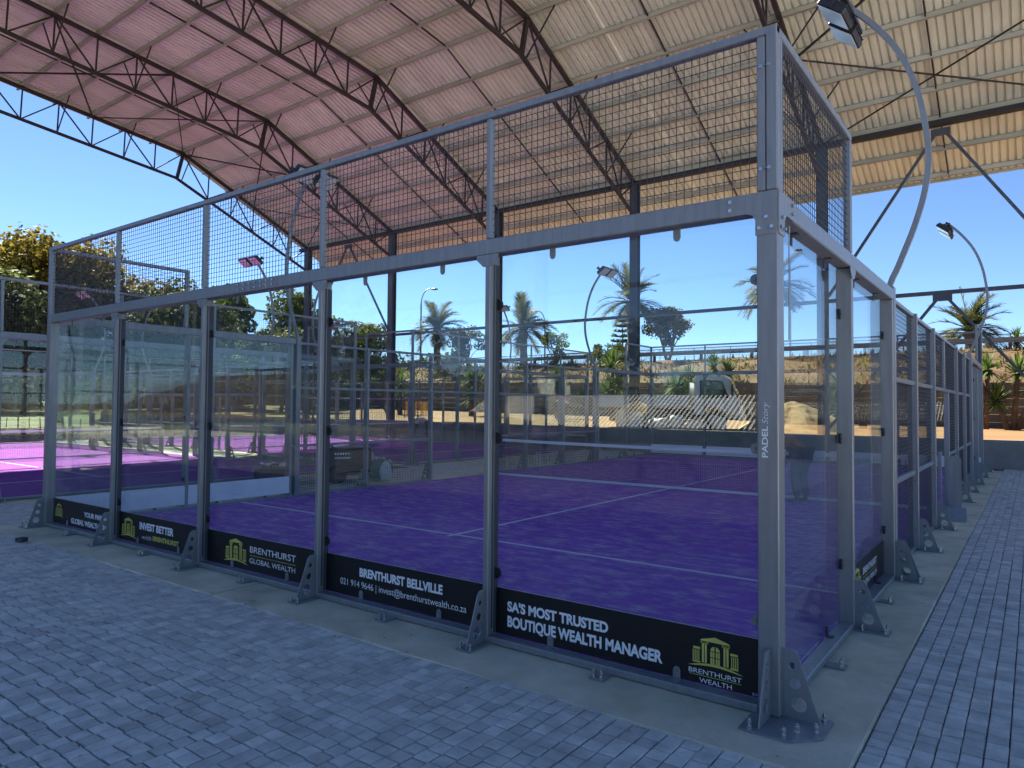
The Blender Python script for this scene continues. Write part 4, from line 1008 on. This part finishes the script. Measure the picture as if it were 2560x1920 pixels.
def rosette(b, rnd, c, n, L, w):
    for k in range(n):
        a = rnd.uniform(0, 6.283); el = R(rnd.uniform(-40, 88)); d = Vector((math.cos(a) * math.cos(el), math.sin(a) * math.cos(el), math.sin(el)))
        s = d.cross(Vector((0, 0, 1))); s = s.normalized() if s.length > .05 else Vector((1, 0, 0)); l = L * rnd.uniform(.75, 1.1)
        p0 = Vector(c) + d * .05; p1 = p0 + d * l * .55; p2 = p0 + d * l + Vector((0, 0, -l * (.10 if el > 0 else .04)))
        b.add([p0 - s * w * .5, p0 + s * w * .5, p1 + s * w * .55, p1 - s * w * .55], [(0, 1, 2, 3)]); b.add([p1 - s * w * .55, p1 + s * w * .55, p2], [(0, 1, 2)])
def yucca(label, loc, heads, L, seed, n=70):
    rnd = random.Random(seed); T = thing("yucca_plant", label, "yucca", loc, 0, "yuccas along the panel wall and bank"); tb = MB(); cb = MB()
    for (dx, dy, z) in heads:
        tb.tube([(dx * .15, dy * .15, -.2), (dx * .6, dy * .6, z * .5), (dx, dy, z)], [.13, .10, .085], 7); rosette(cb, rnd, (dx, dy, z), int(n * 1.4), L * 1.15, .085)
    tb.build("stem", 'yucca_bark', T, smooth=True); cb.build("leaves", 'yucca_leaf', T); return T
def yard_at(u, d): p = at(u, d); return (p[0], p[1], yard_z(p[0], p[1]))
def bank_at(u, d): p = at(u, d); return (p[0], p[1], bank_z(p[0], p[1]))
yucca("tall yucca with orange stems at the right edge of the photo", yard_at(2528, 31), [(.25, 0, 2.5), (-.55, .1, 1.3), (.9, 0, 1.9)], .85, 51, 90)
yucca("yucca against the panel wall just right of the cage end", yard_at(2462, 31.5), [(-.4, 0, 2.0), (.1, .1, 2.7)], .75, 52)
yucca("leaning yucca behind the right side glass", yard_at(2100, 31.5), [(0, 0, 1.9), (.4, .2, 1.2), (.0, 0, .8)], .8, 53)
yucca("yucca seen through the second side pane", yard_at(2160, 31.5), [(0, 0, 2.4), (-.35, 0, 1.5)], .75, 54)
yucca("shaggy yucca left of the truck bed", yard_at(1531, 38), [(0, 0, 2.9), (.3, .2, 1.9), (-.3, .1, 1.5)], 1.0, 55, 90)
yucca("yucca on the bank above the truck bed", bank_at(1723, 46), [(0, 0, .9)], 1.1, 56, 80)
yucca("yucca on the bank above the truck cab", bank_at(1795, 47), [(-.3, 0, 1.2), (.6, .2, .8)], 1.1, 57, 80)
yucca("yucca against the wall behind the truck bed", yard_at(1692, 37), [(0, 0, 1.9), (.5, 0, 1.3)], 1.0, 58, 70)
yucca("yucca on the bank behind the thin mast", bank_at(1451, 47), [(0, 0, 1.2), (.5, .2, .7)], 1.2, 59, 80)
yucca("round yucca against the wall behind the mesh, left of the mast", yard_at(1392, 41), [(0, 0, 2.0)], 1.05, 60, 80)
yucca("double headed yucca in front of the wall, left of the glass post", yard_at(1176, 44), [(0, 0, 2.3), (.1, 0, 1.2), (.6, 0, 2.0)], 1.0, 61, 80)
yucca("yucca behind the far court corner post", yard_at(1002, 46), [(0, 0, 2.0), (-.4, 0, .8)], 1.0, 62, 70)
yucca("low yucca on the bank at the right behind the brace", bank_at(2545, 44), [(0, 0, .5)], .9, 63, 60)

# ------------------------------------------------------------------ street lamps
def lamp(label, loc, h, arm, sgn):
    T = thing("street_lamp", label, "street lamp", loc, 0, "street lamps beyond the bank")
    pts = [(0, 0, -.3), (0, 0, h * .82)] + [(r2.x * sgn * arm * (1 - math.cos(t)), r2.y * sgn * arm * (1 - math.cos(t)), h * .82 + h * .18 * math.sin(t)) for t in lin(.2, 1.5, 6)]
    e = pts[-1]; pts.append((e[0] + r2.x * sgn * arm * .5, e[1] + r2.y * sgn * arm * .5, e[2] - .05))
    MB().tube(pts, [.11, .09] + [.06] * 8, 8).build("pole", 'steel', T)
    q = pts[-1]; MB().bbox(q[0] - .3, q[0] + .3, q[1] - .3, q[1] + .3, q[2] - .08, q[2] + .06, .05).build("lamp_head", 'lamp_body', T)
lamp("tall street lamp with a curved arm over the left palm", at(1050, 76, 4.8), 9.6, 1.0, 1)
lamp("thin street lamp pole behind the second palm", at(1361, 86, 4.8), 8.6, .9, -1)
lamp("pale lamp pole seen through the side glass by the corner", at(1976, 66, 5.2), 11.5, .6, 1)

# ------------------------------------------------------------------ TRUCK
hd = Vector((.968, .251, 0)); tz = yard_z(-9.3, 23.8)
TR = thing("flatbed_truck", "white flatbed truck parked on the sand facing right", "truck", (-9.24, 23.85, tz), math.atan2(hd.y, hd.x))
# local: +x forward, y lateral, front axle at x=0
cab = MB(); TR.scale = (.95, .95, .93); side = [(-.78, .62), (-.78, 2.22), (-.62, 2.32), (.38, 2.32), (.55, 2.22), (.98, 1.28), (1.04, 1.1), (1.04, .5), (.5, .5), (.46, .72), (.22, .93), (-.12, .97), (-.40, .82), (-.5, .62)]
cab.prism(side, lambda a, b, t: (a, -.95 + 1.9 * t, b)); cab.build("cab", 'white_paint', TR)
for s in (-1, 1):
    MB().prism([(-.55, 1.32), (.62, 1.32), (.36, 2.08), (-.55, 2.08)], lambda a, b, t: (a, s * (.951 + .006 * t), b)).build("side_window", 'dark_glass', TR)
    MB().box(.95, 1.06, s * .62 - .16, s * .62 + .16, .82, 1.0).build("headlight", 'lamp_glass', TR)
    MB().box(.72, .80, s * 1.0, s * 1.18, 1.45, 1.9).build("mirror", 'black', TR)
    for ax_, rr in ((0, .40), (-3.1, .40)):
        w = MB().cyl((ax_, s * .70, .40), (0, s, 0), rr, .24, 22).build("wheel", 'rubber', TR)
        MB().cyl((ax_, s * .945, .40), (0, s, 0), .22, .012, 16).build("rim", 'white_paint', w)
MB().prism([(-.84, 1.34), (.84, 1.34), (.80, 2.14), (-.80, 2.14)], lambda a, b, t: (.985 - (b - 1.34) * .46 + .012 * t, a, b)).build("windscreen", 'dark_glass', TR)
MB().box(1.04, 1.055, -.6, .6, 1.02, 1.2).build("grille", 'chassis', TR)
MB().bbox(.98, 1.16, -.98, .98, .38, .66, .03).build("bumper", 'white_paint', TR)
MB().box(-5.0, .6, -.4, .4, .5, .68).build("chassis_rail", 'chassis', TR)
bed = MB().box(-5.1, -.95, -1.02, 1.02, .92, 1.02).box(-5.1, -.95, -1.02, -.98, 1.02, 1.46).box(-5.1, -.95, .98, 1.02, 1.02, 1.46).box(-5.1, -5.06, -.98, .98, 1.02, 1.46).box(-.99, -.95, -1.02, 1.02, 1.02, 2.0)
bed.build("load_bed", 'white_paint', TR)
MB().box(-4.9, -1.1, -1.03, -1.025, .90, .95).box(.42, 1.0, -.965, -.951, .56, .63).build("reflector_strip", 'yellow_strip', TR)
for s in (-1, 1): MB().box(-2.4, -.9, s * .8, s * .92, .45, .85).build("side_guard", 'chassis', TR)

# ------------------------------------------------------------------ SAND PILE, sacks, odds and ends
rnd = random.Random(5); b = MB(); N1, N2 = 14, 44
for i in range(N1 + 1):
    r = 2.0 * i / N1
    for k_ in range(N2):
        a = 6.2832 * k_ / N2; rr = r * (1 + .15 * math.sin(2 * a + 1) + .08 * math.sin(5 * a))
        z = 1.18 * max(0, 1 - (r / 2.0) ** 1.25) - .03 + noise.noise(Vector((rr * math.cos(a) * 2, rr * math.sin(a) * 2, 1))) * .09 * (1 if i < N1 else 0) + noise.noise(Vector((rr * math.cos(a) * 6, rr * math.sin(a) * 6, 5))) * .04
        b.v.append((rr * math.cos(a), rr * math.sin(a), z))
for i in range(N1):
    for k_ in range(N2): b.f.append((i * N2 + k_, i * N2 + (k_ + 1) % N2, (i + 1) * N2 + (k_ + 1) % N2, (i + 1) * N2 + k_))
tag(b.build("sand_pile", 'pile', None, yard_at(1985, 28.2)), "heap of pale yellow building sand behind the corner glass", "sand pile")
def sack(label, loc, sx, sy, sz, seed, rz=0):
    bm = bmesh.new(); bmesh.ops.create_icosphere(bm, subdivisions=3, radius=1)
    for v in bm.verts:
        n_ = noise.noise(v.co * 1.6 + Vector((seed, 0, 0))); c = v.co.copy(); f = max(abs(c.x), abs(c.y), abs(c.z)); c = c.lerp(c / f * .85, .45)
        k2 = 1 + .22 * n_; v.co = Vector((c.x * sx * k2, c.y * sy * k2, max(0, (c.z + .8) / 1.6) * sz * k2))
    o = MB().bm(bm).build("sack", 'sack', None, loc, True); o.rotation_euler.z = rz
    tag(o, label, "sack", "white sacks on the sand by the truck"); return o
for i, (u, d, sx, sz, lb) in enumerate(((1556, 28.5, .28, .72, "upright white sack at the left end of the sack row"), (1588, 28.2, .34, .62, "full white sack standing second in the row"), (1650, 28.2, .55, .42, "long white sack slumped under the truck bed"),
                                        (1690, 28.0, .38, .55, "white sack with a tied neck beside the slumped one"), (1735, 27.8, .6, .36, "flat white sack lying left of the front wheel"), (1797, 27.5, .3, .5, "white sack in front of the truck wheel"))):
    sack(lb, yard_at(u, d), sx, sx * .7, sz, i * 3.1, R(35))
br = MB().bbox(-.05, .05, -.05, .05, 0, .05, .005).build("loose_brick", 'brick_red', None, (-9.02, -.62, 0.004)); br.rotation_euler.z = R(20)
tag(br, "single loose dark brick lying on the concrete edge at the left", "brick")
def barrier(label, p, q, h, seed):
    T = thing("barrier_net", label, "barrier", p); rnd2 = random.Random(seed); b = MB(); n = 24; p = Vector(p); q = Vector(q); d = q - p
    t1 = [p * 0 + d * i / n + Vector((0, 0, h - .12 * math.sin(math.pi * (i % 12) / 12) + rnd2.uniform(-.02, .02))) for i in range(n + 1)]; t0 = [d * i / n + Vector((0, .05 * math.sin(i), .12)) for i in range(n + 1)]
    for i in range(n):
        for k_ in range(6):
            a = t0[i].lerp(t1[i], k_ / 6 + .02); b2 = t0[i + 1].lerp(t1[i + 1], k_ / 6 + .02); b.beam(a, b2, .05, .012)
        b.beam(t0[i], t1[i], .04, .012)
    b.build("netting", 'orange_net', T)
    for f in (0, .5, 1): MB().beam(d * f + Vector((0, 0, -.1)), d * f + Vector((0, 0, h + .08)), .05).build("stake", 'timber', T)
barrier("sagging orange barrier netting on the sand behind the far court", yard_at(1012, 42), yard_at(1078, 41), 1.0, 1)
barrier("orange barrier netting beside the lawn at the left edge", (-38.5, 3.6, .0), (-38.0, 14.5, .0), 1.05, 2)

# turf machine between the courts
MC = thing("turf_machine", "green and black walk behind turf machine parked between two courts", "turf machine", (-11.42, 6.6, -.004), R(62)); MC.scale = (1.15, 1.0, 1.05)
MB().bbox(-.42, .42, -.30, .30, .22, .72, .03).bbox(-.45, .45, -.33, .33, .722, .75, .01).build("hopper", 'black', MC)
MB().box(-.5, .62, -.26, .26, .15, .215).build("frame", 'green_paint', MC)
for x_, s in ((-.28, -1), (-.28, 1)):
    w = MB().cyl((x_, s * .31, .2), (0, s, 0), .205, .10, 22).build("wheel", 'rubber', MC); MB().cyl((x_, s * .412, .2), (0, s, 0), .11, .008, 14).build("rim", 'lamp_body', w)
MB().tube([(.62, -.3, .26), (.62, .3, .26)], .24, 18).build("brush_drum", 'green_paint', MC)
for s in (-1, 1): MB().tube([(-.3, s * .22, .74), (-.55, s * .22, 1.0), (-.72, s * .22, 1.06)], .016, 8).build("handle", 'black', MC)
l = MB()
for i in range(6): l.box(-.30 + i * .05, -.27 + i * .05, -.3035, -.3015, .60, .64)
l.box(-.30, 0, -.3035, -.3015, .52, .545); l.build("vent_marks", 'text_white', MC)
o = sack("white cloth bag slumped against the front of the turf machine", (-11.12, 7.02, 0), .11, .10, .64, 9.2, .3); o['category'] = "bag"; o['group'] = "bags by the turf machine"; o.name = "cloth_bag"
o = sack("white cloth bag with wide base right of the mesh post", (-10.86, 7.22, 0), .17, .16, .46, 4.4, 1.0); o['category'] = "bag"; o['group'] = "bags by the turf machine"; o.name = "cloth_bag"
cr = thing("equipment_crate", "low dark crate with shiny foil bags on top, left of the turf machine", "crate", (-12.1, 5.2, -.004), R(60))
MB().bbox(-.45, .45, -.35, .35, 0, .34, .02).box(-.47, .47, -.37, .37, .345, .38).build("crate_body", 'black', cr)
rr = random.Random(8); b = MB()
for i in range(40):
    c = Vector((rr.uniform(-.35, .35), rr.uniform(-.25, .25), .38 + rr.random() * .1)); a = Vector((rr.uniform(-1, 1), rr.uniform(-1, 1), rr.uniform(-.4, .4))) * .09; e = Vector((rr.uniform(-1, 1), rr.uniform(-1, 1), rr.uniform(-.3, .6))) * .08
    b.add([c - a, c + e, c + a, c - e], [(0, 1, 2, 3)])
M['foil'] = mat("silver_foil", (.7, .72, .75), .2, .9)
b.build("foil_wrap", 'foil', cr)

# ------------------------------------------------------------------ PEOPLE
def skinned(name, m, parent, verts, edges, radii, root=0):
    me = bpy.data.meshes.new(name); me.from_pydata(verts, edges, []); me.update(); o = bpy.data.objects.new(name, me); COL.objects.link(o); o.parent = parent
    me.materials.append(M[m]); sk = o.modifiers.new("skin", 'SKIN'); sk.use_smooth_shade = True
    for i, r_ in enumerate(radii):
        d = me.skin_vertices[0].data[i]; d.radius = (r_, r_) if not isinstance(r_, tuple) else r_; d.use_root = (i == root)
    ss = o.modifiers.new("sub", 'SUBSURF'); ss.levels = 1; ss.render_levels = 2
    return o
def bent_person(label, loc, rz, shirt, cap=None, tool=False):
    """bending forward from the hips, arms hanging to the ground; local +x is forward"""
    T = thing("person", label, "person", loc, rz)
    hip = (0, 0, .92); v = [hip, (.16, 0, 1.02), (.36, 0, 1.10), (.50, 0, 1.12), (.58, 0, 1.10),
         (-.02, .10, .88), (.05, .12, .47), (-.04, .13, .07), (.10, .14, .035), (.17, .14, .03),
         (-.02, -.10, .88), (.10, -.12, .47), (.02, -.13, .07), (.16, -.14, .035), (.23, -.14, .03),
         (.49, .19, 1.08), (.55, .22, .80), (.62, .18, .56), (.49, -.19, 1.08), (.56, -.22, .80), (.64, -.17, .56)]
    e = [(0, 1), (1, 2), (2, 3), (3, 4), (0, 5), (5, 6), (6, 7), (7, 8), (8, 9), (0, 10), (10, 11), (11, 12), (12, 13), (13, 14), (3, 15), (15, 16), (16, 17), (3, 18), (18, 19), (19, 20)]
    r_ = [.135, (.15, .12), (.165, .125), (.15, .11), .06, .10, .068, .046, .042, .03, .10, .068, .046, .042, .03, .062, .046, .034, .062, .046, .034]
    skinned("body", 'skin', T, v, e, r_)
    # clothing follows the body a little proud of it
    skinned("shirt", shirt, T, [v[0], v[1], v[2], v[3], v[15], tuple(Vector(v[15]).lerp(Vector(v[16]), .7)), v[18], tuple(Vector(v[18]).lerp(Vector(v[19]), .7))], [(0, 1), (1, 2), (2, 3), (3, 4), (4, 5), (3, 6), (6, 7)],
            [.15, (.168, .135), (.182, .14), (.165, .125), .078, .066, .078, .066])
    skinned("trousers", 'jeans', T, [(0, 0, .90), v[5], v[6], (v[7][0], v[7][1], .10), v[10], v[11], (v[12][0], v[12][1], .10)], [(0, 1), (1, 2), (2, 3), (0, 4), (4, 5), (5, 6)], [.15, .118, .084, .066, .118, .084, .066])
    h = MB(); bm = bmesh.new(); bmesh.ops.create_uvsphere(bm, u_segments=18, v_segments=14, radius=1)
    rot = Matrix.Translation((.70, 0, 1.09)) @ Matrix.Rotation(R(70), 4, 'Y')
    for vv in bm.verts:
        c = vv.co.copy(); jaw = 1 - .22 * max(0, -c.z); vv.co = rot @ Vector((c.x * .095 * jaw + (.012 if c.x > .8 and abs(c.y) < .3 and -.3 < c.z < .1 else 0), c.y * .076 * jaw, c.z * .118))
    h.bm(bm); hd_ = h.build("head", 'skin', T, smooth=True)
    for s in (-1, 1):
        b = MB(); b.tube([rot @ Vector((-.005, s * .074, -.02)), rot @ Vector((-.012, s * .088, .025))], [.014, .018], 6); b.build("ear", 'skin', hd_)
        b = MB(); b.tube([rot @ Vector((.083, s * .03, .012)), rot @ Vector((.094, s * .03, .012))], .009, 6); b.build("eye", 'hair', hd_)
    bm = bmesh.new(); bmesh.ops.create_uvsphere(bm, u_segments=18, v_segments=12, radius=1)
    bmesh.ops.delete(bm, geom=[x_ for x_ in bm.verts if x_.co.z < (.2 if cap else .05) - .3 * (1 if x_.co.x < 0 else -1) * (abs(x_.co.x) > .3)], context='VERTS')
    for vv in bm.verts: c = vv.co.copy(); vv.co = rot @ Vector((c.x * .104, c.y * .086, c.z * .126))
    hb = MB().bm(bm)
    if cap: hb.prism([(.06, -.07), (.17, -.05), (.19, 0), (.17, .05), (.06, .07)], lambda a, b_, t: tuple(rot @ Vector((a, b_, .045 + .008 * t))))
    hb.build("cap" if cap else "hair", cap or 'hair', hd_, smooth=True)
    # hands: palm plus five fingers, curled towards the ground
    for s, wr in ((1, v[17]), (-1, v[20])):
        wv_ = Vector(wr); pts = [wv_, wv_ + Vector((.01, 0, -.045)), wv_ + Vector((.02, 0, -.085))]; ed = [(0, 1), (1, 2)]; rad = [.026, .030, .028]
        for k_, (dy, ln) in enumerate(((-.027, .066), (-.009, .075), (.009, .072), (.026, .058))):
            a = len(pts); pts += [pts[2] + Vector((.004, dy, -.012)), pts[2] + Vector((-.002, dy * 1.15, -ln * .6)), pts[2] + Vector((-.026, dy * 1.2, -ln))]; ed += [(2, a), (a, a + 1), (a + 1, a + 2)]; rad += [.0105, .0095, .008]
        a = len(pts); pts += [pts[1] + Vector((.02, -s * .03, -.012)), pts[1] + Vector((.03, -s * .042, -.05))]; ed += [(1, a), (a, a + 1)]; rad += [.012, .009]
        skinned("hand", 'skin', T, [tuple(q) for q in pts], ed, rad)
    return T
bent_person("person in a rust brown shirt bending down by the net behind the corner post", (-2.28, 9.45, .018), R(148), 'shirt_brown')
p2 = bent_person("person in a pale shirt and cap stooping with a broom on the far court", (-20.2, 18.6, .018), R(215), 'shirt_white', 'shirt_white')
bm_ = thing("broom", "wide broom held by the stooping person on the far court", "broom", (-20.95, 18.05, .02), R(215))
MB().tube([(-.35, 0, .55), (.3, 0, .06)], .014, 8).build("handle", 'timber', bm_); MB().bbox(.22, .34, -.45, .45, 0, .08, .01).build("brush_head", 'black', bm_)
p = yard_at(1392, 37)
bent_person("person in a white shirt bending over on the sand by the wall", p, R(20), 'shirt_white')

# ------------------------------------------------------------------ behind the viewer (only seen mirrored in the glass)
sl = thing("shelter_roof", "low ribbed white shelter roof in the sun behind the viewer, mirrored in the glass", "shelter", (-14, -27.2, 0))
for i in range(92):
    x = -11.5 + i * .235; e0 = max(0, 1.2 - i * .04)
    MB().add([(x, .9 - e0, .80 + e0 * .5), (x + .10, .9 - e0, .80 + e0 * .5), (x + .10, -2.2, 2.35), (x, -2.2, 2.35), (x, .9 - e0, .76 + e0 * .5), (x + .10, .9 - e0, .76 + e0 * .5), (x + .10, -2.2, 2.31), (x, -2.2, 2.31)],
             [(0, 1, 2, 3), (7, 6, 5, 4), (0, 3, 7, 4), (1, 5, 6, 2)]).build("roof_slat", 'white_slat', sl)
for x in (-11, -4, 3, 10): MB().box(x - .05, x + .05, -2.25, -2.15, 0, 2.3).box(x - .05, x + .05, .7, .8, 0, .8).build("shelter_post", 'chassis', sl)
MB().box(-11.5, 10.2, -2.4, -2.3, 0, 2.25).build("shelter_wall", 'chassis', sl)
tree("tree behind the viewer, mirrored in the left panes", (-46, -40, 0), 10, 5.5, 1.5, 'leaf_dark', 40, 120, .45, 71, low=.0)
tree("broad tree behind the viewer, mirrored in the middle panes", (-27, -46, 0), 9, 5.5, 1.2, 'leaf_dark', 40, 120, .45, 72, low=.0)
tree("tree behind the viewer, mirrored beside the corner post", (-12, -52, 0), 8, 5.5, 2.0, 'leaf_yellow', 24, 90, .5, 73, low=.0)
